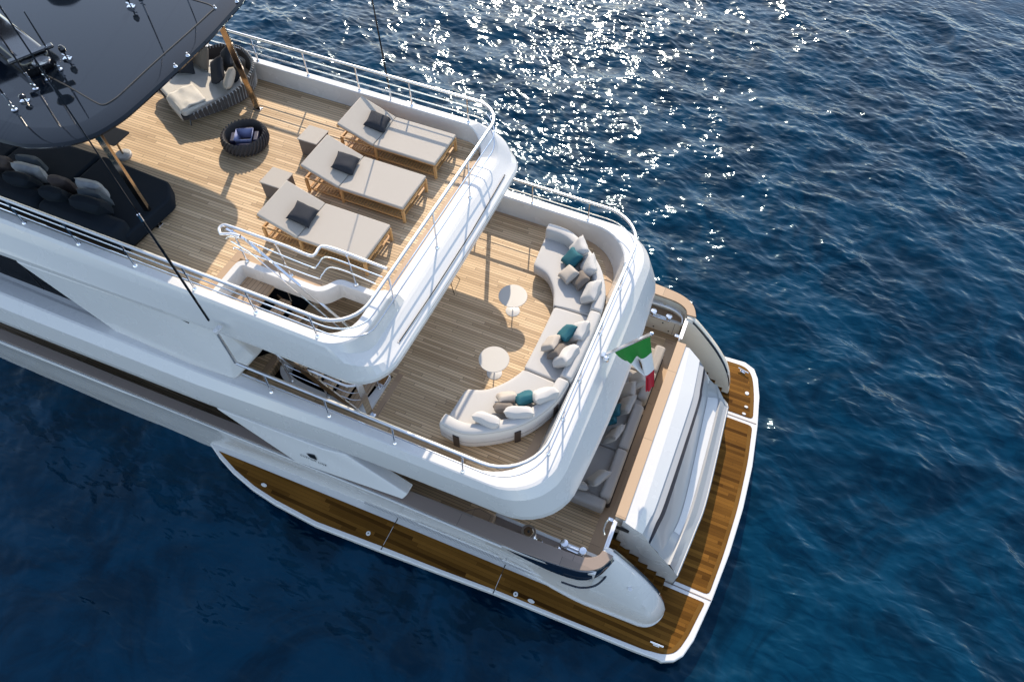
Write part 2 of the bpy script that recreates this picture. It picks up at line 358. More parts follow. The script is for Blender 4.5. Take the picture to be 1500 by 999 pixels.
# ---- bulwark caps (varnish-free teak)
cap_out = [(-22, -4.30), (-14.8, -4.13), (-9.5, -4.0), (-5, -3.9), (-3.5, -3.88), (-1.8, -3.86), (-0.6, -3.78), (-0.12, -3.69), (0.16, -3.5), (0.31, -3.19)]
cap_in = [(-22, -4.02), (-14.8, -3.88), (-9.5, -3.78), (-5, -3.62), (-3.7, -3.58), (-1.8, -3.52), (-0.7, -3.48), (-0.25, -3.45), (0.0, -3.33), (0.08, -3.17)]
def caps():
    for sgn in (1, -1):
        o = cr([(x, sgn * y, 0) for x, y in cap_out], 6); i = cr([(x, sgn * y, 0) for x, y in cap_in], 6)
        b = MB(); rings = [[(p.x, p.y, 2.96), (p.x, p.y, 3.0), (q.x, q.y, 3.0), (q.x, q.y, 2.96)] for p, q in zip(o, i)]
        b.loft(rings, True, True)
        b.build('bulwark_cap', 'shade_seam_teak' if sgn == 1 else 'margin_teak', yacht, bevel=0.008)  # same teak both sides: shade coloured in to port, sun to starboard
        b = MB(); k = int(len(i) * 0)
        b.loft([[(q.x, q.y, ZM - 0.05), (q.x, q.y, 2.955)] for q in i]); b.build('bulwark_wall', 'gelcoat_shaded' if sgn == 1 else 'cream_paint', yacht)
caps()
# thin white coaming line outside the port cap
b = MB(); b.tube([(p[0], p[1] - 0.035, 2.965) for p in cr([(x, y, 0) for x, y in cap_out[:6]], 6)], 0.022, 6); b.build('rub_strake', 'gelcoat', yacht)

# ---- main deck
b = MB(); b.prism([(-22, -3.9), (-9, -3.7), (0.02, -3.5), (0.12, -3.0), (0.12, 3.0), (0.02, 3.5), (-9, 3.7), (-22, 3.9)], 1.9, ZM); b.build('main_deck', 'deck_teak', yacht, smooth=False)
b = MB(); b.prism([(-0.22, -3.0), (0.09, -3.0), (0.09, 3.0), (-0.22, 3.0)], ZM + 0.001, ZM + 0.006); b.build('margin_board', 'margin_teak_cross', yacht, smooth=False)
# deckhouse of the main deck
b = MB(); b.prism([(-22, -2.75), (-4.2, -2.75), (-4.2, 2.75), (-22, 2.75)], ZM, 3.95)
b.build('main_deckhouse', 'tinted_glass', yacht, smooth=False)
# mooring shelves either side
for sgn in (-1, 1):
    b = MB(); ys = sgn * 3.35
    b.box((-1.05 if sgn < 0 else -1.35, sgn * 3.34, 2.525), (2.30 if sgn < 0 else 2.9, 0.26, 0.05)); b.build('mooring_shelf', 'shade_seam_teak' if sgn < 0 else 'margin_teak', yacht, smooth=False)
    b = MB(); x0 = -2.25 if sgn < 0 else -2.8
    b.box(((x0 + 0.06) / 2, sgn * 3.195, 2.535), (0.06 - x0, 0.075, 0.05)); b.build('shelf_edge', 'gelcoat', yacht, bevel=0.01)
    b = MB(); b.box(((x0 + 0.04) / 2, sgn * 3.19, 2.26), (0.04 - x0, 0.03, 0.50)); o = b.build('shelf_locker', 'cream_paint', yacht, bevel=0.004)
    if sgn > 0:
        for x, z in ((-0.42, 2.38), (-0.62, 2.12), (-0.22, 2.12)):
            k = MB(); k.lathe([(0.0, 0), (0.022, 0), (0.018, 0.012), (0.0, 0.012)], n=12); oo = k.build('locker_knob', 'black_rubber', o); oo.location = (x, 3.170, z); oo.rotation_euler = (R(90), 0, 0)
        for x in (-1.02, -0.12): k = MB(); k.box((x, 3.172, 2.26), (0.012, 0.006, 0.44)); k.build('locker_joint', 'shade_seam_teak', o, smooth=False)
# vent box on the port side deck
b = MB(); poly = [W(664, 752, 2.75), W(682, 744, 2.75), W(703, 741, 2.75), W(727, 754, 2.75), W(716, 778, 2.75)]
b.prism([(p.x, p.y) for p in poly], ZM, 2.72); o = b.build('deck_locker', 'margin_teak', yacht, bevel=0.03)
b = MB(); cpt = sum(poly, Vector()) / 5; b.prism([tuple((cpt + (p - cpt) * 0.72).xy) for p in poly], 2.72, 2.726); b.build('locker_lid', 'margin_teak', o, bevel=0.004)
b = MB(); b.tube([(*(cpt + (p - cpt) * 0.74).xy, 2.724) for p in poly], 0.004, 5, closed=True); b.build('lid_seam', 'black_rubber', o)

# ---- swim platform, with the fold-out side wing to port
plat_out = [W(*p, 0.5).xy for p in ((307, 650), (322, 672), (340, 692), (368, 716), (400, 737), (460, 769), (555, 806), (640, 838), (726, 870), (830, 912), (930, 953), (965, 966))]
plat_out += [(2.05, -4.10), (2.30, -3.98), (2.45, -3.80), (2.58, -3.40), (2.74, -2.40), (2.86, -1.2), (2.91, 0.0), (2.88, 1.2), (2.76, 2.40), (2.62, 3.30), (2.46, 3.85), (2.30, 4.12), (2.02, 4.24), (1.40, 4.20), (1.0, 4.05), (0.9, 3.5), (0.9, 3.2)]
plat_in = [(0.5, 3.2), (0.5, -3.3), (-10.0, -3.45)]
plat_out = [tuple(p) for p in plat_out]
b = MB(); b.prism(plat_out + plat_in, 0.30, 0.50); b.build('swim_platform', 'gelcoat', yacht, bevel=0.03, seg=3)
plat = yacht
def inset_edge(a0, a1, off):
    """points of the outer edge between list positions, moved inboard"""
    pts = [Vector(p) for p in plat_out[a0:a1 + 1]]; out = []
    for i, p in enumerate(pts):
        t = (pts[min(i + 1, len(pts) - 1)] - pts[max(i - 1, 0)]).normalized(); out.append(tuple(p + Vector((-t.y, t.x)) * off))
    return out
seam1 = (-4.70, -1.88)
def teak_panel(poly, r=0.05):
    poly = rnd_poly(poly, r, 3); q = MB(); q.prism(poly, 0.5005, 0.507); return q.build('teak_panel', 'varnished_teak', yacht, smooth=False)
inner = lambda x: -3.80 + (x + 9.86) * (0.25 / 11.3)
e = inset_edge(0, 6, 0.10)
e = [p for p in e if p[0] < -4.8]
teak_panel(e[1:] + [(-4.715, -4.31), (-4.715, inner(-4.7)), (-9.75, inner(-9.75) - 0.03)], 0.01)
teak_panel([(-4.70, -4.31), (-3.2, -4.24), (-1.885, -4.16), (-1.885, inner(-1.93)), (-4.70, inner(-4.62))], 0.01)
e = inset_edge(12, 16, 0.13)
teak_panel([(-1.87, -4.155), (0.2, -4.08), (1.6, -4.02)] + [(2.02, -3.95), (2.22, -3.85), (2.33, -3.7), (2.44, -3.36), (2.60, -2.53), (1.45, -2.53), (0.3, -2.53), (0.3, -3.2), (1.5, inner(1.5)), (-1.87, inner(-1.83))], [0.03] * 3 + [0.1, 0.1, 0.1, 0.1, 0.06] + [0.03] * 5)
teak_panel([(1.2, -2.33), (2.64, -2.33), (2.73, -1.3), (2.78, 0.0), (2.74, 1.3), (2.63, 2.33), (1.2, 2.33)], [0.05, 0.12, .3, .3, .3, 0.12, 0.05])
teak_panel([(1.0, 2.53), (2.60, 2.53), (2.49, 3.2), (2.34, 3.75), (2.2, 3.98), (2.0, 4.09), (1.5, 4.07), (1.05, 3.8)], [0.03, 0.12, 0.3, 0.3, 0.2, 0.2, 0.05, 0.05])
# picture-frame margin boards of the stern panels
def margin(pts, w=0.085):
    pts = [Vector(p) for p in pts]; q = MB(); rings = []
    for i, p in enumerate(pts):
        t = (pts[min(i + 1, len(pts) - 1)] - pts[max(i - 1, 0)]).normalized(); n_ = Vector((-t.y, t.x))
        rings.append([(p.x, p.y, 0.508), (p.x, p.y, 0.511), (p.x + n_.x * w, p.y + n_.y * w, 0.511), (p.x + n_.x * w, p.y + n_.y * w, 0.508)])
    q.loft(rings, True, True); return q.build('margin_board', 'varnish_margin', yacht, smooth=False)
planks('varnish_margin', (0.12, 0.058, 0.012), (0.17, 0.088, 0.022), 0.5, 2.0, (0.04, 0.02, 0.01), gap=0.0, rough=0.5)
MATS['varnish_margin'].node_tree.nodes['Principled BSDF'].inputs['Specular IOR Level'].default_value = 0.05
margin(cr([(2.05, -3.92, 0), (2.2, -3.84, 0), (2.31, -3.68, 0), (2.42, -3.36, 0), (2.575, -2.56, 0)], 4))
margin(cr([(2.63, -2.28, 0), (2.71, -1.3, 0), (2.76, 0, 0), (2.72, 1.3, 0), (2.61, 2.28, 0)], 4))
margin(cr([(2.575, 2.58, 0), (2.47, 3.2, 0), (2.32, 3.73, 0), (2.18, 3.94, 0), (2.0, 4.06, 0), (1.55, 4.04, 0)], 4))
b = MB(); b.box((1.93, -2.43, 0.5045), (1.56, 0.022, 0.008)); b.build('panel_joint', 'shade_seam_teak', yacht, smooth=False)
b = MB(); b.box((1.95, 2.43, 0.5045), (1.52, 0.022, 0.008)); b.build('panel_joint', 'shade_seam_teak', yacht, smooth=False)
for x in (-4.705, -1.88):
    b = MB(); b.box((x, -3.62 - 0.04, 0.5035), (0.02, 0.24, 0.006)); b.build('panel_joint', 'black_rubber', yacht, smooth=False)
    b = MB(); b.box((x, -4.33 if x < -3 else -4.19, 0.5035), (0.02, 0.12, 0.006)); b.build('panel_joint', 'black_rubber', yacht, smooth=False)
# cleats, pop-up lights and fillers on the platform
def cleat(x, y, z, rz, s=1.0):
    q = MB(); q.box((0, 0, 0.012), (0.14 * s, 0.07 * s, 0.024))
    for sx in (-1, 1): q.tube([(sx * 0.045 * s, 0, 0.02), (sx * 0.05 * s, 0, 0.07 * s)], 0.018 * s, 8)
    q.tube([(-0.15 * s, 0, 0.082 * s), (-0.09 * s, 0, 0.075 * s), (0.09 * s, 0, 0.075 * s), (0.15 * s, 0, 0.082 * s)], 0.02 * s, 8)
    o = q.build('cleat', 'chrome', yacht, bevel=0.005); o.location = (x, y, z); o.rotation_euler = (0, 0, rz); return o
cleat(2.02, 4.0 - 0.12, 0.507, R(-12)); cleat(1.84, -3.82, 0.507, R(2))
def disc(name, x, y, z, r, h, mat='gelcoat', sx=1.0, rz=0, hole=False):
    q = MB(); q.lathe([(0, 0), (r, 0), (r, h * 0.7), (r * 0.88, h), (0, h)], n=20, sx=sx); o = q.build(name, mat, yacht); o.location = (x, y, z); o.rotation_euler = (0, 0, rz)
    if hole:
        q = MB(); q.lathe([(0, h), (r * 0.3, h), (r * 0.3, h + 0.003), (0, h + 0.003)], n=12); q.build('filler_cap', 'black_rubber', o)
    return o
disc('deck_light', 2.28, 3.25, 0.507, 0.055, 0.02); disc('deck_light', 2.35, 2.83, 0.507, 0.035, 0.02, sx=1.5); disc('deck_light', 2.34, 2.60, 0.507, 0.035, 0.02, sx=1.5)
disc('deck_light', -1.40, -4.06, 0.507, 0.055, 0.02, hole=True); disc('deck_light', -1.02, -4.06, 0.507, 0.04, 0.02, sx=2.0)
disc('deck_light', -5.17, -4.17, 0.507, 0.055, 0.02, hole=True); disc('deck_light', -8.15, -4.14, 0.507, 0.04, 0.02, sx=2.0)
# long grab rail and grille where the wing meets the hull
b = MB(); b.bar((-5.6, -3.56, 0.62), (0.0, -3.50, 0.62), 0.07, 0.02); b.build('vent_grille', 'grille', yacht, smooth=False)
b = MB()
for xa, xb in ((-5.7, -4.2), (-4.1, -2.05), (-1.95, 0.95)):
    b.tube([(xa, -3.56, 0.86), (xb, -3.53, 0.86)], 0.02, 8)
    for x in np.linspace(xa + 0.08, xb - 0.08, 3 if xb - xa > 1.6 else 2): b.tube([(x, -3.555, 0.86), (x, -3.42, 0.80)], 0.014, 6)
b.build('grab_rail', 'gelcoat', yacht)

# ---- quarter wings running down to the platform
RIM = [(0.10, 2.97), (0.28, 2.93), (0.56, 2.68), (1.04, 2.16), (1.40, 1.66), (1.62, 1.22), (1.74, 0.86), (1.80, 0.60)]
def wing(sgn):
    b = MB(); rings = []
    for p in cr([(x, 0, z) for x, z in RIM], 6):
        x, t = p.x, p.z; f = max(0.0, min(1.0, (x - 0.1) / 1.7))
        yo = 3.63 - 0.07 * f if x < 1.35 else 3.03 + 0.54 * math.sqrt(max(0.0, 1 - ((x - 1.35) / 0.46) ** 2))
        yi = 3.04; w_ = max(0.02, yo - yi); h = t - 0.5
        prof = [(yi, 0.50), (yi, t - 0.05), (yi + 0.06 * w_ / 0.6, t), (yi + 0.16 * w_ / 0.6, t + 0.003), (yi + 0.50 * w_, t - 0.05 * h - 0.02), (yi + 0.78 * w_, 0.5 + h * 0.80), (yi + 0.93 * w_, 0.5 + h * 0.55), (yo - 0.005, 0.5 + h * 0.25), (yo, 0.58), (yo + 0.035, 0.57), (yo + 0.035, 0.50)]
        rings.append([(x, sgn * y, z) for y, z in prof])
    b.loft(rings); n = len(rings[-1]); b.add(rings[-1], [tuple(range(n))])
    # blend forward into the topsides
    bl = []
    for i in range(13):
        k = i / 12; x = -2.2 + 2.3 * k; e_ = k * k * (3 - 2 * k); ycap = float(np.interp(x, [-2.2, -0.6, 0.1], [3.84, 3.76, 3.63]))
        top = [(3.04 + 0.93 * 0.59, 0.5 + 2.45 * 0.55), (3.625, 0.5 + 2.45 * 0.25), (3.63, 0.58), (3.665, 0.57), (3.665, 0.50)]
        hul = [(3.64, 0.5 + 2.45 * 0.55), (3.50, 0.5 + 2.45 * 0.25), (3.47, 0.58), (3.48, 0.57), (3.48, 0.50)]
        bl.append([(x, sgn * (ycap + 0.012), 2.93), (x, sgn * (ycap + 0.004), 2.5)] + [(x, sgn * (hy + (ty - hy) * e_), tz) for (ty, tz), (hy, hz_) in zip(top, hul)])
    b.loft(bl)
    o = b.build('quarter_wing', 'gelcoat' if sgn < 0 else 'cream_paint', yacht, angle=32)
    # dark glass rim along the inboard edge
    q = MB(); rr = [p for p in cr([(x, 0, z) for x, z in RIM[1:7]], 5)]
    q.loft([[(p.x, sgn * 3.045, p.z - 0.05), (p.x, sgn * 3.045, p.z + 0.035), (p.x, sgn * 3.075, p.z + 0.035), (p.x, sgn * 3.075, p.z - 0.05)] for p in rr], True, True)
    q.build('glass_rim', 'navy_glass', o)
    return o
wp = wing(-1); ws = wing(1)
disc('speaker_cap', 0.85, -3.42, 2.17, 0.05, 0.015, rz=0)
# dark glass belt below the curved end of the port and starboard cap
def belt(sgn):
    o = cr([(x, sgn * y, 0) for x, y in ((-2.0, -3.85), (-1.2, -3.83), (-0.6, -3.79), (-0.12, -3.71), (0.16, -3.52), (0.31, -3.22))], 6)
    q = MB(); m = len(o)
    q.loft([[(p.x, p.y, 2.955), (p.x + 0.01, p.y - sgn * 0.012, 2.93), (p.x + 0.05 * i / m, p.y - sgn * 0.02 * (i / m) * 1, 2.93 - 0.50 * math.sin(math.pi * min(1, i / m * 1.1)) ** 0.8 - 0.02)] for i, p in enumerate(o)])
    q.build('window_belt', 'navy_glass', yacht)
belt(1)
q = MB(); pts = [W(*p) for p in ((822, 852, 2.35), (848, 860, 2.35), (870, 858, 2.4), (884, 848, 2.45), (890, 838, 2.5))]
q.tube(cr([(p.x, p.y, p.z) for p in pts], 6), 0.022, 8); q.build('window_line', 'navy_glass', yacht)
b = MB(); b.loft([[(p.x, p.y, 2.9), (p.x - 0.02, p.y + (0.04 if p.y > 0 else 0), 2.55)] for p in cr([(-2, 3.86, 0), (-0.6, 3.79, 0), (-0.12, 3.70, 0), (0.16, 3.52, 0), (0.31, 3.2, 0)], 5)]); b.build('window_belt', 'navy_glass', yacht)

# ---- transom: garage door, bench recess, side walls, stairs
def transom():
    TC = {
     'A': [(1001, 507), (985, 553), (969, 600), (923, 733), (917, 750), (913, 763)],
     'B': [(1010, 510), (1000, 556), (988, 602), (950, 722), (940, 752), (930, 775)],
     'C': [(1025, 528), (1018, 565), (1009, 600), (964, 733), (952, 760), (941, 782)],
     'D': [(1031, 538), (1026, 568), (1019, 600), (975, 733), (960, 768), (950, 794)],
     'E': [(1033, 544), (1029, 570), (1023, 600), (981, 733), (965, 771), (952, 797)],
     'F': [(1040, 556), (1037, 576), (1031, 607), (1003, 733), (984, 783), (965, 812)],
     'G': [(1047, 563), (1050, 580), (1049, 603), (1015, 733), (993, 790), (978, 826)],
     'H': [(1060, 584), (1062, 592), (1059, 602), (1027, 733), (1010, 780), (988, 838)],
     'I': [(1066, 591), (1067, 598), (1065, 607), (1037, 729), (1019, 780), (993, 844)]}
    Z = {'A': [2.95] * 6, 'B': [2.92] * 6, 'C': [2.75] * 6, 'D': [2.66] * 5 + [2.5], 'E': [2.5, 2.4, 2.4, 2.4, 2.4, 2.45],
         'F': [2.0, 1.5, 1.42, 1.42, 1.5, 2.07], 'G': [1.75, 1.42, 1.36, 1.36, 1.42, 1.70], 'H': [1.30, 1.26, 1.24, 1.24, 1.26, 1.32], 'I': [1.16] * 5 + [1.2]}
    P = {k: cr([W(px, py, z) for (px, py), z in zip(TC[k], Z[k])], 7) for k in TC}
    lo = lambda ks: [[tuple(p) for p in P[k]] for k in ks]
    q = MB(); q.loft([[(p[0] - 0.01, p[1], p[2] - 0.10) for p in lo('A')[0]]] + lo('ABC') + [[(p[0] - 0.02, p[1], p[2] - 0.05) for p in lo('C')[0]]]); q.build('garage_hatch', 'gelcoat', yacht, angle=8)
    q = MB(); q.loft([[(p[0] - 0.02, p[1], p[2] - 0.05) for p in lo('C')[0]]] + lo('D')); q.build('seat_back', 'gelcoat_shaded', yacht)
    q = MB(); q.loft([[(p[0], p[1], p[2] + 0.004) for p in l] for l in lo('DE')]); q.build('tinted_strip', 'navy_vinyl', yacht)
    bot = [(p.x + 0.03, p.y, 0.507) for p in P['I']]
    F2 = [(p.x + 0.10, p.y, p.z - 0.02) for p in P['F']]; G0 = [(p.x + 0.05, p.y, p.z + 0.02) for p in P['G']]
    F0 = [(p.x - 0.05, p.y, p.z + 0.10) for p in P['F']]
    H2 = [(p.x + 0.03, p.y, p.z - 0.02) for p in P['H']]; I0 = [(p.x - 0.03, p.y, p.z + 0.03) for p in P['I']]
    q = MB(); q.loft(lo('E') + [F0, lo('F')[0], lo('G')[0], G0, lo('H')[0], I0, lo('I')[0], bot]); q.build('transom_body', 'gelcoat_shaded', yacht, angle=14)
    # white edge line of the rim
    q = MB(); q.tube([(p.x - 0.03, p.y, p.z + 0.03) for p in P['I'][3:]], 0.014, 6); q.build('rim_line', 'gelcoat', yacht)
    q = MB(); q.loft([[(p.x + 0.01, p.y, p.z + 0.006) for p in P['F']][9:-8], [(p.x - 0.005, p.y, p.z + 0.006) for p in P['G']][9:-8]]); q.build('bench_ledge', 'gelcoat', yacht)
    # side walls
    for i, sgn in ((-1, -1), (0, 1)):
        ps = [P[k][i] for k in 'ABCDEFGHI']; q = MB()
        y = ps[0].y
        top = [(p.x, p.y, p.z) for p in ps]; low = [(p.x, p.y + (0.03 if sgn < 0 else -0.03), 0.507) for p in ps]
        q.loft([top, low]); q.build('side_wall', 'gelcoat', yacht)
    q = MB(); q.box((0.19, 0, 2.44), (0.17, 4.66, 0.98)); q.build('transom_bulkhead', 'gelcoat', yacht)
    q = MB(); q.box((0.30, -0.05, 2.86), (0.06, 4.5, 0.06)); q.build('hatch_gap', 'black_rubber', yacht)
    q = MB(); q.box((0.19, -0.04, 2.955), (0.22, 4.72, 0.05)); q.build('transom_cap', 'margin_teak_cross', yacht, bevel=0.008)
    q = MB(); q.box((0.30, -2.46, 2.6), (0.30, 0.012, 0.14)); q.build('vent_grille', 'black_rubber', yacht)
    for sgn in (-1, 1):
        q = MB()
        for i in range(6):
            z = 1.80 - 0.225 * i; x = 0.13 + 0.245 * i
            q.box((x + 0.125, sgn * 2.75, (z + 0.5) / 2 + 0.0), (0.26, 0.64, z - 0.5))
        q.build('transom_stairs', 'varnished_teak', yacht, smooth=False)
        for i in range(6):
            z = 1.80 - 0.225 * i; x = 0.13 + 0.245 * i
            q = MB(); q.box((x + 0.24, sgn * 2.75, z + 0.004), (0.018, 0.62, 0.006)); q.build('step_nosing', 'varnish_margin', yacht, smooth=False)
transom()
# boarding gates across both stair heads
def gate(sgn):
    g = MB(); y0, y1 = sgn * 2.46, sgn * 3.12
    for yy in (y0, y1): g.box((0.10, yy, 2.45), (0.04, 0.04, 0.9))
    for z in (2.9, 2.7, 2.5, 2.3): g.box((0.10, (y0 + y1) / 2, z), (0.045 if z > 2.8 else 0.03, 0.64, 0.03))
    g.box((0.14, (y0 + y1) / 2, 2.91), (0.05, 0.64, 0.03)); o = g.build('boarding_gate', 'brushed_rail', yacht, bevel=0.004)
    h = MB(); h.tube([(0.0, y0 + sgn * 0.02, 2.95), (-0.05, y0 + sgn * 0.10, 2.85), (-0.05, y0 + sgn * 0.20, 2.7), (0.0, y0 + sgn * 0.26, 2.62)], 0.022, 8); h.box((0.02, y0 + sgn * 0.03, 2.93), (0.1, 0.07, 0.05)); h.build('gate_latch', 'chrome', o)
gate(-1); gate(1)

# ---- mooring gear
def bollard(x, y, z, rz=0.0):
    q = MB(); q.box((0, 0, 0.02), (0.50, 0.12, 0.04))
    for sx in (-1, 1): q.lathe([(0.05, 0.03), (0.04, 0.12), (0.075, 0.15), (0.088, 0.17), (0.075, 0.188), (0.0, 0.192)], (sx * 0.2, 0, 0), 22)
    q.tube([(-0.2, 0, 0.07), (0.2, 0, 0.07)], 0.022, 8); q.box((0, 0.0, 0.055), (0.3, 0.05, 0.03))
    o = q.build('bollard', 'chrome', yacht, bevel=0.004); o.location = (x, y, z); o.rotation_euler = (0, 0, rz)
bollard(-0.49, -3.25, 2.55); bollard(-0.52, 3.17, 2.55)
def capstan(x, y, z):
    q = MB(); q.lathe([(0.165, 0), (0.165, 0.03), (0.13, 0.06), (0.105, 0.16), (0.13, 0.24), (0.155, 0.27), (0.15, 0.29), (0.0, 0.292)], n=32)
    o = q.build('capstan', 'chrome', yacht); o.location = (x, y, z)
    t = MB(); t.lathe([(0.10, 0.293), (0.09, 0.305), (0.0, 0.307)], n=28); t.build('capstan_top', 'bronze_steel', o)
    t = MB(); t.lathe([(0.03, 0.308), (0.025, 0.313), (0, 0.313)], n=12); t.build('capstan_socket', 'black_rubber', o)
capstan(-1.44, -3.36, 2.55); capstan(-1.35, 3.36, 2.55)
def fairlead(x, y, z, rz=0):
    q = MB(); q.tube([(-0.16, 0, 0.06), (0.16, 0, 0.06)], 0.016, 8); 
    for sx in (-1, 1): q.lathe([(0.04, 0.0), (0.038, 0.07), (0.07, 0.10), (0.08, 0.12), (0.0, 0.135)], (sx * 0.2, 0, 0), 18)
    o = q.build('fairlead', 'chrome', yacht); o.location = (x, y, z); o.rotation_euler = (0, 0, rz)
fairlead(-0.98, -3.42, 2.55)
# starboard mooring port with roller frame
q = MB(); q.bar((-0.98, 3.46, 2.75), (-0.56, 3.46, 2.75), 0.10, 0.04); q.bar((-0.50, 3.45, 2.75), (-0.06, 3.40, 2.72), 0.10, 0.04); q.build('fairlead_plate', 'gelcoat', yacht, bevel=0.012)
q = MB(); q.tube(cr([(-0.95, 3.33, 2.80), (-0.6, 3.33, 2.84), (-0.25, 3.30, 2.84), (-0.02, 3.22, 2.78), (0.04, 3.12, 2.66)], 6), 0.03, 8); q.build('mooring_roller', 'brushed_rail', yacht)

# ---- upper deck shell
uxs = (-18, -15, -12, -10, -8.5, -7, -5.5, -4, -3)
up_curves = [perim(3.34, -1.74, 1.15, 4.30, 4.30, xs=uxs), perim(3.31, -1.58, 1.05, 4.87, 4.87, xs=uxs), perim(3.33, -1.56, 1.05, 4.90, 4.89, 1.3, xs=uxs), perim(3.50, -1.25, 1.0, 4.90, 4.87, 1.5, xs=uxs), perim(3.525, -1.19, 1.0, 4.885, 4.85, 1.55, xs=uxs),
             perim(3.60, -1.04, 1.02, 4.70, 4.66, 1.9, 0.03, xs=uxs), perim(3.645, -0.80, 1.1, 4.18, 4.12, 2.0, 0.09, xs=uxs), perim(3.635, -0.765, 1.12, 4.02, 3.98, 2.0, 0.10, xs=uxs), perim(3.60, -0.77, 1.15, 3.90, 3.88, 2.0, 0.10, xs=uxs), perim(3.55, -0.83, 1.15, 3.86, 3.84, 2.0, 0.10, xs=uxs), perim(3.0, -1.4, 1.1, 3.98, 3.98, 1.3, xs=uxs)]
b = MB(); b.loft(up_curves); b.build('upper_deck_shell', 'gelcoat', yacht, angle=11)
b = MB(); a = up_curves[0]
# deck plating in pieces around the stairwell opening
st_x0, st_x1, st_y0, st_y1 = -7.55, -5.16, -2.98, -1.90
port = [p for p in a if p[1] < -st_y1 * 0 - 0]  # port half outline
n_ = len(a); outline = [(p[0], p[1]) for p in a if p[0] > -9]
aft = [p for p in outline if p[0] > st_x1]
aft_poly = [(st_x1, -3.34)] + aft + [(st_x1, 3.34)]
b.prism(aft_poly, 4.10, ZU); b.prism([(-10, st_y1), (st_x1, st_y1), (st_x1, 3.34), (-10, 3.34)], 4.10, ZU)
b.prism([(-10, -3.34), (st_x1, -3.34), (st_x1, st_y0), (-10, st_y0)], 4.10, ZU); b.prism([(-10, st_y0), (st_x0, st_y0), (st_x0, st_y1), (-10, st_y1)], 4.10, ZU)
b.build('upper_deck', 'deck_teak', yacht, smooth=False)
# teak margin boards aft and round the stairwell
def strip(path_o, path_i, z0, z1, name, mat):
    q = MB(); q.loft([[(p[0], p[1], z0), (p[0], p[1], z1), (r_[0], r_[1], z1), (r_[0], r_[1], z0)] for p, r_ in zip(path_o, path_i)], True, True); return q.build(name, mat, yacht, smooth=False)
xs9 = (-8, -7, -6, -5, -4, -3.4)
strip(perim(3.33, -1.75, 1.14, 0, 0, xs=xs9), perim(3.24, -1.92, 1.05, 0, 0, xs=xs9), 4.301, 4.305, 'margin_board', 'margin_teak_cross')
b = MB(); b.prism([(-5.10, -3.0), (-4.97, -3.0), (-4.97, -1.80), (-5.10, -1.80)], 4.3005, 4.306); b.prism([(-7.7, -1.82), (-5.10, -1.82), (-5.10, -1.72), (-7.7, -1.72)], 4.3005, 4.306); b.build('margin_board', 'margin_teak', yacht, smooth=False)
# upper side shelf forward of the wing and the deckhouse glass
b = MB(); b.prism([(-18, -3.50), (-8.2, -3.36), (-7.8, -2.8), (-18, -2.8)], 4.80, 4.885); b.build('side_shelf', 'gelcoat', yacht)
b = MB(); b.prism([(-18, -3.36), (-8.6, -3.22), (-7.8, -2.4), (-7.8, 2.5), (-8.0, 2.85), (-18, 2.85)], 4.3, 6.3); b.build('upper_deckhouse', 'tinted_glass', yacht, smooth=False)
for x in (-14.6, -12.9, -11.2):
    b = MB(); b.box((x, -3.36 + (x + 18) * 0.0149 - 0.003, 5.4), (0.015, 0.01, 1.5)); b.build('window_seam', 'black_rubber', yacht, smooth=False)
# door threshold beside the glass
b = MB(); b.prism([(-7.74, -3.2), (-7.6, -3.2), (-7.6, -2.2), (-7.74, -2.2)], 4.3005, 4.32); b.build('door_sill', 'margin_teak_cross', yacht, bevel=0.004)

# ---- fashion wings on the port side (and mirrored to starboard)
def solid(name, faces, mat, off, parent=yacht, bevel=0.0):
    """closed shell from outer facets (lists of points) thickened inboard by off"""
    q = MB(); key = {}; vs = []
    def idx(p):
        k = tuple(round(c, 4) for c in p)
        if k not in key: key[k] = len(vs); vs.append(tuple(p))
        return key[k]
    fs = [tuple(idx(p) for p in f) for f in faces]; n0 = len(vs)
    from collections import Counter
    ec = Counter(); ed = {}
    for f in fs:
        for i in range(len(f)):
            a_, b_ = f[i], f[(i + 1) % len(f)]; ec[frozenset((a_, b_))] += 1; ed[frozenset((a_, b_))] = (a_, b_)
    vs2 = vs + [tuple(Vector(v) + Vector(off)) for v in vs]
    fs2 = fs + [tuple(i + n0 for i in f[::-1]) for f in fs] + [(ed[e_][0], ed[e_][1], ed[e_][1] + n0, ed[e_][0] + n0) for e_, c_ in ec.items() if c_ == 1]
    q.add(vs2, fs2); return q.build(name, mat, parent, bevel=bevel, angle=30, seg=3)
def wings(sgn):
    m = lambda p: (p[0], p[1] * (-sgn), p[2])
    a, bq, c, d, e_, g = [W(*p) for p in ((20, 382, 6.22), (192, 440, 6.15), (345, 556, 4.92), (170, 486, 4.86), (376, 522, 5.05), (283, 472, 6.0))]
    h = W(330, 487, 6.0)
    mid = W(258, 527, 4.86)
    solid('fashion_wing', [[m(p) for p in f] for f in ([a, bq, c, mid, d], [bq, g, h, e_, c])], 'gelcoat', (0, 0.28, -0.05) if sgn < 0 else (0, -0.28, -0.05), bevel=0.04)
    a2, b2, c2, d2, e2, g2 = [W(*p) for p in ((316, 598, 3.93), (471, 657, 3.9), (590, 731, 3.08), (433, 676, 3.07), (597, 724, 3.16), (506, 666, 3.88))]
    solid('lower_fashion_wing', [[m(p) for p in f] for f in ([a2, b2, c2, d2], [b2, g2, e2, c2])], 'gelcoat', (0, 0.25 * (1 if sgn < 0 else -1), -0.03), bevel=0.02)
    return d2, a2, b2, c2
pl = wings(-1); wings(1)
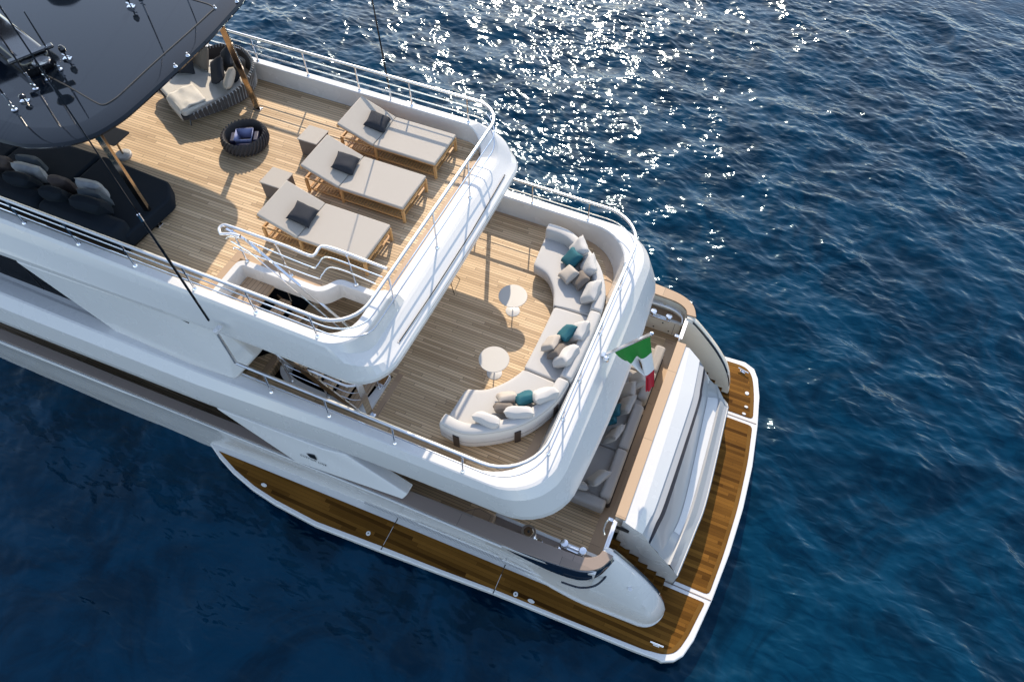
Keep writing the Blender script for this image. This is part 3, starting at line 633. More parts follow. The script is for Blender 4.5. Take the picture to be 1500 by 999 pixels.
# maker's lettering and emblem on the lower wing
def facet_text():
    a2, c2, d2 = W(316, 598, 3.93), W(590, 731, 3.06), W(433, 676, 3.04)
    b2 = W(471, 657, 3.9)
    nrm = (b2 - d2).cross(c2 - d2).normalized()
    if nrm.z < 0: nrm = -nrm
    def onp(px, py):
        r = RIGHT * (px - CX) - UP * (py - CY) + FWD * FPX
        t = (d2 - CAM).dot(nrm) / r.dot(nrm); return CAM + r * t
    L, Rr = onp(440, 665.5), onp(478, 681.5)
    xa = (Rr - L).normalized(); ya = nrm.cross(xa).normalized()
    fc = bpy.data.curves.new('lettering', 'FONT'); fc.body = 'CUSTOM LINE'; fc.size = 0.1; fc.extrude = 0.001; fc.align_x = 'CENTER'; fc.space_character = 1.25
    to = bpy.data.objects.new('tmp', fc); C.objects.link(to); bpy.context.view_layer.update()
    dg = bpy.context.evaluated_depsgraph_get(); me = bpy.data.meshes.new_from_object(to.evaluated_get(dg)); w = to.dimensions.x; bpy.data.objects.remove(to)
    me.materials.clear(); me.materials.append(M['lettering_black'])
    s = (Rr - L).length / w; o = bpy.data.objects.new('lettering', me); C.objects.link(o); o.parent = yacht
    pos = (L + Rr) / 2 + nrm * 0.006 - ya * 0.03
    Mx = Matrix((xa, ya, nrm)).transposed().to_4x4() @ Matrix.Diagonal((s, s * 0.95, 1, 1)); Mx.translation = pos; o.matrix_world = Mx
    q = MB(); lc = (L + Rr) / 2
    pts = [onp(449, 664), onp(461, 666.5), onp(464.5, 673.5), onp(455, 669.8)]
    q.add([tuple(p + nrm * 0.004) for p in pts] + [tuple(p + nrm * 0.008) for p in pts], [(0, 1, 2, 3), (4, 5, 6, 7), (0, 1, 5, 4), (1, 2, 6, 5), (2, 3, 7, 6), (3, 0, 4, 7)]); q.build('emblem', 'lettering_black', yacht, smooth=False)
facet_text()
# small bolts and a glass windbreak on the upper wing
q = MB(); ps = [W(309, 480, 5.95), W(327, 486, 5.9), W(371, 524, 5.08), W(363, 521, 5.08)]
q.add([tuple(p) for p in ps] + [tuple(p + Vector((0, 0.02, 0))) for p in ps], [(0, 1, 2, 3), (4, 5, 6, 7), (0, 1, 5, 4), (1, 2, 6, 5), (2, 3, 7, 6), (3, 0, 4, 7)]); q.build('windbreak', 'navy_glass', yacht, smooth=False)
q = MB()
for p in ((343, 533), (351, 537), (355, 535)): c = W(*p, 5.0); q.lathe([(0.03, 0), (0.025, 0.03), (0, 0.035)], tuple(c), 10)
q.build('wing_fittings', 'chrome', yacht)

# ---- sun deck shell
sxs = (-18, -15, -12, -10, -8.5, -7, -6.2)
def keep_high(c, zs):
    out = []
    for i, p in enumerate(c):
        if p[1] < -1.72 and p[0] > -8: out.append((p[0], p[1], zs))
        elif p[1] < -1.0 and p[0] > -8: out.append((p[0], p[1], zs + (c[len(c) // 2][2] - zs) * min(1, max(0, (p[1] + 1.72) / 0.28))))
        else: out.append(p)
    return out
def sp(*a, **k):
    k['xs'] = sxs; k['nf'] = 29; return perim(*a, **k)
sun_curves = [sp(2.95, -5.16, 0.55, 6.30, 6.30), keep_high(sp(2.95, -5.10, 0.55, 7.035, 6.645), 7.035), keep_high(sp(2.965, -5.085, 0.55, 7.05, 6.66), 7.05), keep_high(sp(3.115, -4.90, 0.60, 7.05, 6.66), 7.05), keep_high(sp(3.13, -4.87, 0.60, 7.035, 6.66), 7.03),
              sp(3.155, -4.76, 0.60, 6.99, 6.655, 0.004), sp(3.17, -4.70, 0.60, 6.95, 6.635, 0.006), sp(3.205, -4.53, 0.62, 6.84, 6.535, 0.012), sp(3.215, -4.47, 0.64, 6.80, 6.51, 0.014), sp(3.285, -4.36, 0.70, 6.44, 6.475, 0.024, 0.02), sp(3.295, -4.325, 0.72, 6.37, 6.42, 0.03, 0.03), sp(3.28, -4.335, 0.72, 6.25, 6.32, 0.034, 0.03), sp(3.22, -4.39, 0.72, 6.18, 6.26, 0.034, 0.03), sp(2.7, -5.3, 0.6, 6.28, 6.28)]
b = MB(); b.loft(sun_curves); b.build('sun_deck_shell', 'gelcoat', yacht, angle=11)
b = MB(); b.tube([(-4.335, -2.0, 6.44), (-4.315, -1.0, 6.44), (-4.30, 0.2, 6.44), (-4.33, 1.9, 6.44)], 0.006, 5); b.build('panel_seam', 'shade_seam_teak', yacht)
b = MB(); b.tube([(-4.47, -2.3, 6.53), (-4.43, -1.0, 6.53), (-4.42, 0.6, 6.53), (-4.47, 2.35, 6.53)], 0.011, 6); b.build('locker_seam', 'black_rubber', yacht)
for yy in (-2.32, 2.38): b = MB(); b.tube([(-4.50, yy, 6.525), (-4.35, yy, 6.45)], 0.005, 5); b.build('locker_joint', 'shade_seam_teak', yacht)
# deck plating with the stairwell notch
well = [(-8.12, -2.95), (-8.12, -1.86), (-7.42, -1.84), (-6.95, -1.84), (-6.40, -1.86), (-6.22, -1.74), (-6.12, -1.50), (-5.95, -1.46), (-5.12, -1.46)]
well = [(-8.14, -2.95), (-8.14, -1.86), (-6.35, -1.86), (-6.12, -1.52), (-5.12, -1.52)]
sd_poly = [(-18, -2.95)] + well + [(-5.12, 2.4), (-5.25, 2.75), (-5.5, 2.93), (-6, 2.95), (-18, 2.95)]
b = MB(); b.prism(sd_poly, 6.32, ZS); b.build('sun_deck', 'deck_teak', yacht, smooth=False)
b = MB(); b.prism([(-5.24, -1.52), (-5.09, -1.52), (-5.09, 2.52), (-5.24, 2.68)], 6.601, 6.607); b.prism([(-8.30, -2.94), (-8.14, -2.94), (-8.14, -1.86), (-8.30, -1.72)], 6.601, 6.607); b.prism([(-8.3, -1.72), (-8.14, -1.86), (-6.35, -1.86), (-6.40, -1.74)], 6.601, 6.607)
b.build('margin_board', 'margin_teak_cross', yacht, smooth=False)
# white curb round the stairwell
def curb(path, w, z0, z1, name, side=1):
    pts = [Vector((p[0], p[1], 0)) for p in path]; q = MB(); rings = []
    for i, p in enumerate(pts):
        t = (pts[min(i + 1, len(pts) - 1)] - pts[max(i - 1, 0)]).normalized(); n_ = Vector((-t.y, t.x, 0)) * side * w
        rings.append([(p.x, p.y, z0), (p.x, p.y, z1 - 0.02), (p.x - n_.x * 0.12, p.y - n_.y * 0.12, z1), (p.x - n_.x * 0.88, p.y - n_.y * 0.88, z1), (p.x - n_.x, p.y - n_.y, z1 - 0.03), (p.x - n_.x, p.y - n_.y, z0)])
    q.loft(rings, True, True); return q.build(name, 'gelcoat', yacht, angle=35)
path = rnd_poly([(-8.12, -2.93), (-8.12, -1.88), (-6.32, -1.88), (-6.12, -1.55), (-5.14, -1.55), (-5.14, -1.55)], [0, 0.22, 0.13, 0.13, 0, 0], 6)
curb(path, 0.15, 6.30, 6.67, 'stairwell_curb', 1)
# stairs down to the upper deck
b = MB(); zt = 6.34; b.box((-7.68, -2.45, zt - 0.03), (0.62, 0.84, 0.06)); b.build('stair_landing', 'furn_step', yacht, smooth=False) if 'furn_step' in M else None
planks('furn_step', (0.38, 0.26, 0.165), (0.48, 0.345, 0.225), 0.09, 4.0, (0.05, 0.04, 0.03), gap=0.08, rough=0.6, along=1)
b = MB(); b.box((-7.66, -2.46, zt - 0.03), (0.60, 0.88, 0.06)); b.build('stair_landing', 'furn_step', yacht, smooth=False)
for i in range(8):
    z = zt - 0.235 * (i + 1); x = -7.28 + 0.235 * i
    b = MB(); poly = rnd_poly([(x, -2.93), (x + 0.26, -2.93), (x + 0.29, -2.08), (x - 0.02 + (0.06 if i < 2 else 0), -2.08)], 0.05, 3)
    b.prism(poly, z - 0.05, z); b.build('stair_tread', 'furn_step', yacht, bevel=0.006)
b = MB()
b.bar((-7.4, -2.93, 6.05), (-5.4, -2.93, 4.30), 0.03, 0.22); b.bar((-7.4, -2.05, 6.05), (-5.4, -2.05, 4.30), 0.03, 0.16); b.build('stair_stringer', 'bronze_steel', yacht)
for i in range(4): b = MB(); b.box((-7.12 + 0.47 * i, -2.70, 6.1 - 0.45 * i), (0.10, 0.06, 0.05)); b.build('step_light', 'chrome', yacht, bevel=0.01)

# ---- stairwell of the upper deck (down to the main deck)
ring = rnd_poly([(-7.52, -2.55), (-7.2, -2.98), (-5.16, -3.0), (-5.16, -1.92), (-5.5, -1.92), (-7.4, -1.92)], [0.3, 0.5, 0.06, 0.1, 0.05, 0.4], 6)
rin = rnd_poly([(-7.38, -2.5), (-7.1, -2.82), (-5.46, -2.86), (-5.32, -2.5), (-5.32, -2.05), (-7.25, -2.05)], [0.25, 0.45, 0.28, 0.2, 0.05, 0.35], 6)
b = MB(); b.loft([[(p[0], p[1], 4.02), (p[0], p[1], 4.36), (q_[0], q_[1], 4.36), (q_[0], q_[1], 4.02)] for p, q_ in zip(ring + ring[:1], rin + rin[:1])], True); b.build('stairwell_curb', 'gelcoat', yacht, bevel=0.008)
for i in range(8):
    z = 4.10 - 0.24 * i; x = -5.62 - 0.21 * i
    b = MB(); b.box((x, -2.44, z - 0.03), (0.25, 0.86, 0.05)); t = b.build('stair_tread', 'leather_dark', yacht, bevel=0.004)
    b = MB(); b.box((x + 0.10, -2.44, z - 0.003), (0.035, 0.84, 0.006)); b.build('tread_strip', 'margin_teak', t, smooth=False)
b = MB(); b.box((-5.24, -2.12, 4.42), (0.16, 0.26, 0.05)); b.box((-5.30, -2.26, 4.38), (0.2, 0.1, 0.04)); b.build('hatch_catch', 'chrome', yacht, bevel=0.01)
def railing(name, paths, r0, r1, posts, rp=0.019, mat='brushed_rail'):
    """paths: list of rails (first is the top rail); posts: list of (foot, top)"""
    q = MB(); q.tube(paths[0], r0, 10); o = q.build(name, mat, yacht)
    for p in paths[1:]:
        q = MB(); q.tube(p, r1, 8); q.build('rail', 'chrome', o)
    for f_, t_ in posts:
        q = MB(); q.tube([f_, t_], rp, 8); q.lathe([(0.045, 0), (0.04, 0.012), (0.024, 0.03), (0.0, 0.03)], f_, 12); q.build('stanchion', 'chrome', o)
    return o
rg = [(p[0], p[1]) for p in rnd_poly([(-7.35, -2.2), (-7.3, -2.86), (-5.25, -2.92), (-5.25, -2.3)], [0.2, 0.45, 0.35, 0.1], 6)]
rg = rg[6:-3]
railing('well_railing', [[(p[0], p[1], 5.25) for p in rg], [(p[0], p[1], 4.98) for p in rg], [(p[0], p[1], 4.70) for p in rg]], 0.026, 0.012, [((-7.0, -2.88, 4.36), (-7.0, -2.88, 5.25)), ((-6.1, -2.91, 4.36), (-6.1, -2.91, 5.25)), ((-5.25, -2.3, 4.36), (-5.25, -2.3, 5.25))])
b = MB(); b.bar((-5.12, -2.90, 4.32), (-5.02, -3.02, 6.24), 0.13, 0.05); b.build('corner_pillar', 'chrome', yacht, bevel=0.006)
b = MB(); b.box((-5.12, -2.90, 4.315), (0.2, 0.12, 0.03)); b.build('pillar_foot', 'chrome', yacht, bevel=0.006)
b = MB(); b.bar((-5.12, 2.90, 4.32), (-5.02, 3.02, 6.24), 0.13, 0.05); b.build('corner_pillar', 'chrome', yacht, bevel=0.006)

# ---- railings
def dens(pts, step=0.5): return pts
xsr = (-18, -14, -11, -9, -7.5, -6.2)
def rail_path(Y, X, Rc, zs, za=None, x0=-18): return perim(Y, X, Rc, zs, za if za is not None else zs, xs=tuple(x for x in xsr if x >= x0))
posts = []
for x in (-5.62, -6.99, -8.31, -9.65, -11.02, -12.4, -13.8): posts.append(((x, 3.04, 7.05), (x, 3.03, 7.64)))
for x in (-5.56, -6.80, -8.10, -9.42, -10.73, -12.05, -13.4): posts.append(((x, -3.03, 7.05), (x - 0.02, -3.03, 7.64)))
for y in (1.36, -0.14, -1.80): posts.append(((-4.80, y * 0.99, 6.66), (-4.80, y * 0.99, 7.64)))
railing('sun_deck_railing', [rail_path(3.03, -4.79, 0.62, 7.65), rail_path(3.03, -4.79, 0.62, 7.45, 7.30), rail_path(3.03, -4.79, 0.62, 7.25, 6.98)], 0.032, 0.013, posts)
posts = []
for x in (-2.8, -4.21, -5.6, -7.0): posts.append(((x, 3.40, 4.9), (x, 3.38, 5.44)))
for x in (-2.76, -4.17, -5.60, -6.92): posts.append(((x, -3.46, 4.9), (x, -3.42, 5.44)))
for y in (1.75, 0.45, -0.80, -1.72, -2.5): posts.append(((-1.46, y, 4.89), (-1.46, y, 5.44)))
railing('upper_deck_railing', [perim(3.40, -1.46, 0.95, 5.45, 5.45, xs=(-7.55, -7, -6, -5, -4, -3)), perim(3.42, -1.42, 0.95, 5.10, 5.10, xs=(-7.55, -7, -6, -5, -4, -3))], 0.034, 0.011, posts)
# stair railing on the sun deck, with its dog-leg
def P3(pts, z): return [tuple(W(px, py, z)) for px, py in pts]
top = cr(P3([(323, 343), (321, 335), (327, 330), (338, 332), (380, 347), (420, 361), (452, 374), (461, 373), (467, 364), (475, 361), (500, 368), (567, 394)], 7.62), 4)
top[0:0] = P3([(352, 346), (338, 343)], 7.62)
mid = cr(P3([(331, 351), (337, 347), (360, 352), (400, 369), (455, 391), (464, 390), (472, 379), (480, 377), (500, 383), (560, 406)], 7.38), 4)
low = cr(P3([(342, 366), (344, 363), (360, 370), (400, 384), (462, 407), (470, 405), (478, 395), (486, 392), (510, 399), (550, 416)], 7.12), 4)
railing('stair_railing', [top, mid, low], 0.028, 0.013, [(tuple(W(362, 382, 6.68)), tuple(W(340, 338, 7.6))), (tuple(W(427, 403, 6.68)), tuple(W(404, 358, 7.6))), (tuple(W(522, 417, 6.68)), tuple(W(508, 375, 7.6)))])
h1 = [(-7.98, -1.98, 7.60), (-7.6, -2.0, 7.52), (-5.55, -2.02, 5.60), (-5.4, -2.02, 5.2)]
h2 = [(-7.98, -2.0, 7.30), (-7.6, -2.02, 7.20), (-5.6, -2.04, 5.30), (-5.42, -2.04, 4.9)]
q = MB(); q.bar(h1[0], h1[1], 0.045, 0.03); q.bar(h1[1], h1[2], 0.05, 0.025); q.bar(h1[2], h1[3], 0.04, 0.025)
for t in (0.25, 0.55, 0.85):
    a_ = Vector(h1[1]).lerp(Vector(h1[2]), t); q.tube([a_, a_ + Vector((0, 0, -0.32)), a_ + Vector((0, -0.0, -1.05))], 0.012, 6)
o = q.build('stair_handrail', 'chrome', yacht, bevel=0.004); q = MB(); q.tube(h2, 0.014, 6); q.build('rail', 'chrome', o)

# ---- hardtop on flat posts
ht = [(-18, -2.98), (-13, -2.96), (-11.02, -2.90), (-10.42, -2.76), (-9.98, -2.49), (-9.74, -2.15), (-9.64, -1.75), (-9.62, -1.33), (-9.66, -0.3), (-9.73, 0.67), (-9.84, 1.5), (-9.94, 2.1), (-10.08, 2.5), (-10.4, 2.78), (-11.2, 2.92), (-13, 2.98), (-18, 3.0)]
def offs(poly, d, dz):
    out = []; n = len(poly)
    for i, p in enumerate(poly):
        a_ = Vector(poly[max(i - 1, 0)]); b_ = Vector(poly[min(i + 1, n - 1)]); t = (b_ - a_).normalized(); out.append((p[0] - t.y * d, p[1] + t.x * d, ZH + dz))
    return out
hts = [tuple(p.xy) for p in cr([(x, y, 0) for x, y in ht], 5)]
def hz(pts):  # the port edge of the hardtop rolls down
    return [(x, y, z - (0.10 * max(0.0, min(1, (-11.0 - x) / 1.5)) * max(0, min(1, (-y - 2.0) / 0.7)))) for x, y, z in pts]
l = [offs(hts, 0.30, -0.16), offs(hts, 0.02, -0.10), offs(hts, 0.0, -0.06), offs(hts, 0.03, -0.015), offs(hts, 0.12, 0.0), offs(hts, 0.40, 0.012)]
q = MB(); q.loft(l); n_ = len(hts); q.add([(p[0], p[1], p[2]) for p in l[-1]], [tuple(range(n_))]); q.add(l[0], [tuple(range(n_ - 1, -1, -1))])
hardtop = q.build('hardtop', 'hardtop_paint', yacht, angle=30)
for yy, ft, tp in ((1, (-10.44, 2.03), (-10.32, 1.85)), (-1, (-10.16, -1.78), (-10.38, -1.74))):
    pass
q = MB(); q.tube([(p.x, p.y, ZH + 0.012) for p in cr([W(px, py, ZH) for px, py in ((255, -8), (283, 1), (306, 8), (314, 14), (308, 20), (280, 46), (225, 95), (180, 137), (165, 149), (152, 155), (138, 150), (100, 128), (60, 108), (0, 82))], 5)], 0.016, 6); q.build('hatch_seam', 'black_rubber', hardtop)
for ft, tp in (((-10.47, 2.02, 6.60), (-10.25, 1.62, 9.15)), ((-10.18, -1.79, 6.60), (-10.15, -1.90, 9.15))):
    q = MB(); q.bar(ft, tp, 0.12, 0.07); o = q.build('hardtop_post', 'bronze_steel', yacht, bevel=0.006)
    q = MB(); q.box((ft[0], ft[1], 6.61), (0.20, 0.14, 0.02)); q.build('post_foot', 'chrome', o, bevel=0.004)
# antennas and fittings
def whip(base, h, lean=(0, 0), r=0.013, hinge=True):
    q = MB(); b0 = Vector(base); tip = b0 + Vector((lean[0] * h, lean[1] * h, h))
    q.tube([b0 + (tip - b0) * 0.06, tip], r, 7, taper=r * 0.45); o = q.build('whip_antenna', 'black_gloss', yacht)
    q = MB(); q.lathe([(0.05, 0), (0.05, 0.02), (0.02, 0.03), (0.016, 0.12), (0.0, 0.12)], base, 10); q.tube([b0 + Vector((-.06, 0, .09)), b0 + Vector((.06, 0, .09))], 0.01, 6); q.tube([b0 + (tip - b0) * 0.04, b0 + (tip - b0) * 0.12], r * 1.35, 7); q.build('antenna_base', 'chrome', o)
    q = MB(); q.tube([b0 + (tip - b0) * 0.40, b0 + (tip - b0) * 0.425], r * 1.15, 7); q.build('ferrule', 'chrome', o)
whip(tuple(W(88, 103, ZH + 0.02)), 1.05, (-0.05, 0.02), 0.02)
whip(tuple(W(70, 117, ZH + 0.02)), 3.0, (-0.02, 0.0), 0.010)
whip(tuple(W(53, 131, ZH + 0.02)), 2.6, (-0.03, 0.0), 0.016)
whip(tuple(W(22, 162, ZH + 0.02)), 2.6, (-0.04, 0.0), 0.016)
whip(tuple(W(206, -1, ZH + 0.02)), 2.6, (-0.03, 0.0), 0.016)
whip(tuple(W(270, -12, ZH + 0.02)), 2.4, (0, 0), 0.013)
def mushroom(px, py, h=0.22):
    c = W(px, py, ZH + 0.01); q = MB(); q.lathe([(0.05, 0), (0.045, 0.015), (0.014, 0.03), (0.014, h * 0.7), (0.05, h * 0.75), (0.06, h), (0.03, h * 1.25), (0, h * 1.3)], tuple(c), 14); o = q.build('satellite_dome', 'black_gloss', yacht)
    q = MB(); q.box((c.x, c.y, c.z + 0.02), (0.14, 0.09, 0.03), 0.4); q.tube([(c.x - 0.09, c.y, c.z + 0.08), (c.x + 0.09, c.y, c.z + 0.08)], 0.012, 6); q.build('bracket', 'chrome', o)
mushroom(100, 88); mushroom(193, 12); mushroom(38, 150, 0.12)
for p in ((257, 98), (275, 82), (315, 13), (347, 3)): q = MB(); q.lathe([(0.04, 0), (0.03, 0.02), (0.012, 0.03), (0.014, 0.06), (0, 0.065)], tuple(W(*p, ZH)), 10); q.build('nav_light', 'chrome', yacht)
# mast arch and radome standing forward on the hardtop, above the picture
mc = W(20, 70, 8.35); dm = W(88, -22, 8.45)
q = MB(); q.bar((mc.x - 1.6, mc.y - 0.2, ZH + 0.01), (mc.x - 0.5, mc.y, 10.85), 0.5, 0.9); q.bar((mc.x - 0.9, mc.y - 0.9, 10.85), (mc.x - 0.3, mc.y + 0.9, 10.95), 0.4, 0.12); q.build('mast', 'black_gloss', yacht, bevel=0.05)
q = MB(); q.lathe([(0.2, 0), (0.42, 0.1), (0.45, 0.3), (0.38, 0.5), (0.2, 0.62), (0, 0.66)], (dm.x, dm.y, 9.85), 24); q.lathe([(0.1, 0), (0.08, 0.62)], (dm.x, dm.y, 9.25), 12); q.build('radome', 'black_gloss', yacht)
# low black fairing of the mast foot with a small dish, mirrored in the polished roof
f0, f1 = W(-25, 35, ZH), W(66, 108, ZH)
q = MB(); q.bar((f0.x, f0.y, ZH + 0.20), (f1.x, f1.y, ZH + 0.16), 0.52, 0.34); q.build('mast_fairing', 'black_gloss', yacht, bevel=0.08, seg=3)
q = MB(); q.bar((f1.x - 0.25, f1.y - 0.32, ZH + 0.34), (f1.x + 0.12, f1.y + 0.34, ZH + 0.38), 0.13, 0.05); q.build('radar_scanner', 'black_gloss', yacht, bevel=0.02)
q = MB(); q.tube([(f1.x + 0.16, f1.y - 0.1, ZH + 0.1), (f1.x + 0.30, f1.y - 0.12, ZH + 0.34)], 0.02, 8); q.lathe([(0.0, 0.0), (0.12, 0.02), (0.15, 0.06), (0.13, 0.07), (0, 0.05)], (f1.x + 0.32, f1.y - 0.12, ZH + 0.34), 20); q.build('small_dish', 'black_gloss', yacht)
# two long whips on the sides
q = MB(); p0 = W(345, 531, 4.98); p1 = Vector((p0.x - 0.05, p0.y + 0.02, 6.35)); 
def ray_at_y(px, py, y):
    r = RIGHT * (px - CX) - UP * (py - CY) + FWD * FPX; t = (y - CAM.y) / r.y; return CAM + r * t
k1 = ray_at_y(317, 486, -3.46); k2 = ray_at_y(205, 318, -3.46); k0 = ray_at_y(345, 531, -3.52); k3 = k2 + (k2 - k1) * 2.0
q.tube([k0, k1], 0.026, 8); q.build('antenna_mast', 'brushed_rail', yacht)
q = MB(); q.lathe([(0.05, -0.03), (0.05, 0.05), (0, 0.05)], tuple(k1), 10); q.box(tuple(k1 + Vector((0, 0.06, 0))), (0.1, 0.14, 0.06)); q.build('antenna_bracket', 'gelcoat', yacht, bevel=0.01)
q = MB(); m1 = k1.lerp(k2, 0.12); q.tube([m1, k2], 0.022, 8); q.tube([k2, k3], 0.012, 8, taper=0.006); q.build('long_whip_antenna', 'black_gloss', yacht)
q = MB(); q.tube([k2 - (k2 - k1).normalized() * 0.08, k2 + (k2 - k1).normalized() * 0.05], 0.024, 8); q.build('ferrule', 'chrome', yacht)
s0 = W(573, 148, 7.0); q = MB(); q.tube([s0, s0 + Vector((0, 0, 0.33))], 0.02, 8); q.build('antenna_mast', 'gelcoat', yacht)
q = MB(); q.tube([s0 + Vector((0, 0, 0.33)), s0 + Vector((-0.12, 0.0, 4.4))], 0.02, 8, taper=0.009); q.build('long_whip_antenna', 'black_gloss', yacht)

# ================================================================== FURNITURE
def pillow_mesh(w, h, t, seed=0, plump=0.42):
    rng = random.Random(seed); n = 10; q = MB(); top = []; bot = []
    ph = [rng.uniform(0, 6.28) for _ in range(6)]
    def P_(u, v, s):
        k = (max(0.0, (1 - u ** 4)) * max(0.0, (1 - v ** 4))) ** plump
        pin = 1 - 0.10 * (abs(u) ** 1 * (1 - abs(v) ** 2) * 0 + (1 - abs(u)) * abs(v) ** 3 + (1 - abs(v)) * abs(u) ** 3)
        z = s * t / 2 * k * (1 + 0.10 * math.sin(3 * u + ph[0]) * math.sin(2.5 * v + ph[1])) + 0.012 * math.sin(5 * u + 3 * v + ph[2]) * (1 - k)
        z += 0.006 * math.sin(9 * u + ph[3]) * math.sin(8 * v + ph[4]) * k
        return (u * w / 2 * (1 - 0.09 * (1 - v * v) * abs(u) ** 3), v * h / 2 * (1 - 0.09 * (1 - u * u) * abs(v) ** 3), z)
    uv = [-1 + 2 * i / n for i in range(n + 1)]; uv = [math.copysign(abs(a_) ** 0.8, a_) for a_ in uv]
    for s in (1, -1):
        base = len(q.v)
        q.v += [P_(u, v, s) for u in uv for v in uv]
        for i in range(n):
            for j in range(n):
                a_ = base + i * (n + 1) + j; f = (a_, a_ + n + 1, a_ + n + 2, a_ + 1); q.f.append(f if s > 0 else f[::-1])
    return q
def pillow(loc, w, h, t, yaw, tilt, mat, label, roll=0.0, group=None, seed=None, cat='cushion'):
    """yaw: compass of the face normal; tilt: elevation of the normal above horizontal (90 = lying flat)"""
    seed = seed if seed is not None else random.randint(0, 9999)
    q = pillow_mesh(w, h, t, seed); o = q.build('cushion', mat, None, angle=60, recalc=False)
    n_ = Vector((math.cos(R(yaw)) * math.cos(R(tilt)), math.sin(R(yaw)) * math.cos(R(tilt)), math.sin(R(tilt))))
    zz = Vector((0, 0, 1)); xa = zz.cross(n_)
    if xa.length < 0.02: xa = Vector((-math.sin(R(yaw)), math.cos(R(yaw)), 0))
    xa.normalize(); ya = n_.cross(xa); rot = Matrix((xa, ya, n_)).transposed() @ Matrix.Rotation(R(roll), 3, 'Z')
    o.matrix_world = Matrix.Translation(Vector(loc)) @ rot.to_4x4()
    return tag(o, label, cat, group)

# ---- three sun loungers
def make_lounger():
    root = empty('sun_lounger')
    for nm, x0, x1, z0, z1 in (('seat_cushion', 0.0, 1.44, 0.40, 0.40), ('back_cushion', -0.82, -0.01, 0.70, 0.40)):
        q = MB(); L = math.hypot(x1 - x0, z1 - z0); q.box((0, 0, 0), (L, 1.0, 0.07))
        o = q.build(nm, 'canvas_beige', root, bevel=0.025, seg=3); o.location = ((x0 + x1) / 2, 0, (z0 + z1) / 2 - 0.01); o.rotation_euler = (0, -math.atan2(z1 - z0, x1 - x0), 0)
    q = MB()
    for sy in (-1, 1):
        q.box((0.31, sy * 0.465, 0.335), (2.28, 0.03, 0.03))
    for x in (-0.81, 1.43): q.box((x, 0, 0.325), (0.045, 0.95, 0.055))
    for sy in (-1, 1): q.box((0.31, sy * 0.475, 0.09), (2.26, 0.03, 0.035))
    q.build('frame', 'furniture_teak', root, bevel=0.004)
    for x in (-0.80, 1.42, 0.02):
        for sy in (-1, 1):
            l_ = MB(); l_.box((0, 0, 0.16), (0.055, 0.05, 0.32)); l_ = l_.build('leg', 'furniture_teak', root, bevel=0.004); l_.location = (x, sy * 0.475, 0)
    q = MB()
    for i in range(34): q.box((-0.76 + 0.065 * i, 0, 0.112), (0.040, 0.92, 0.012))
    q.build('shelf_slats', 'furniture_teak', root, smooth=False)
    q = MB()
    for i in range(20): q.box((0.05 + 0.07 * i, 0, 0.352), (0.045, 0.93, 0.008))
    q.build('webbing', 'rope_charcoal', root, smooth=False)
    q = MB(); ang = -math.atan2(-0.30, 0.81)
    mm = Matrix.Rotation(ang, 3, 'Y')
    def bk(u, y, w_=0.0): v = mm @ Vector((-u, 0, w_)); return (v.x, y, v.z + 0.335)
    for sy in (-1, 1): q.bar(bk(0.0, sy * 0.46), bk(0.86, sy * 0.46), 0.035, 0.04)
    q.bar(bk(0.87, -0.5), bk(0.87, 0.5), 0.045, 0.075)
    for u in (0.15, 0.35, 0.55, 0.75): q.bar(bk(u, -0.45), bk(u, 0.45), 0.05, 0.012)
    q.bar((-0.55, -0.3, 0.30), bk(0.5, -0.3), 0.03, 0.03); q.bar((-0.55, 0.3, 0.30), bk(0.5, 0.3), 0.03, 0.03)
    q.build('backrest_frame', 'furniture_teak', root, bevel=0.004)
    return root
L0 = make_lounger()
lab = ['beige cushioned teak sun lounger nearest the outer starboard bulwark', 'beige cushioned teak sun lounger, the middle one of three', 'beige cushioned teak sun lounger beside the stairwell railing']
plab = ['dark grey square pillow on the lounger by the outer bulwark', 'dark grey square pillow on the middle sun lounger', 'dark grey square pillow on the lounger beside the stairwell railing']
for i, y in enumerate((2.09, 0.715, -0.76)):
    o = L0 if i == 0 else copy_tree(L0)
    o.location = (-7.14, y, ZS); tag(o, lab[i], 'sun lounger', 'sun loungers on the top deck')
    pillow((-7.30 + (0.02 if i else -0.03), y + (0.06, 0.05, -0.03)[i], 7.145), 0.47, 0.47, 0.19, 0, 74, 'fabric_charcoal', plab[i], roll=(9, 12, 5)[i], group='pillows on the sun loungers', seed=i)
for (x, y), lb in (((-8.47, 1.36), 'taupe upholstered cube side table between the outer and middle loungers'), ((-8.43, -0.05), 'taupe upholstered cube side table between the middle lounger and the one by the stairwell')):
    t = empty('side_table', (x, y, ZS), 0, lb, 'side table', 'cube side tables by the loungers')
    q = MB(); q.box((0, 0, 0.20), (0.46, 0.46, 0.40)); q.build('table_body', 'fabric_taupe', t, bevel=0.02)
    q = MB(); q.box((0, 0, 0.41), (0.485, 0.485, 0.025)); q.build('table_top', 'canvas_beige', t, bevel=0.01)

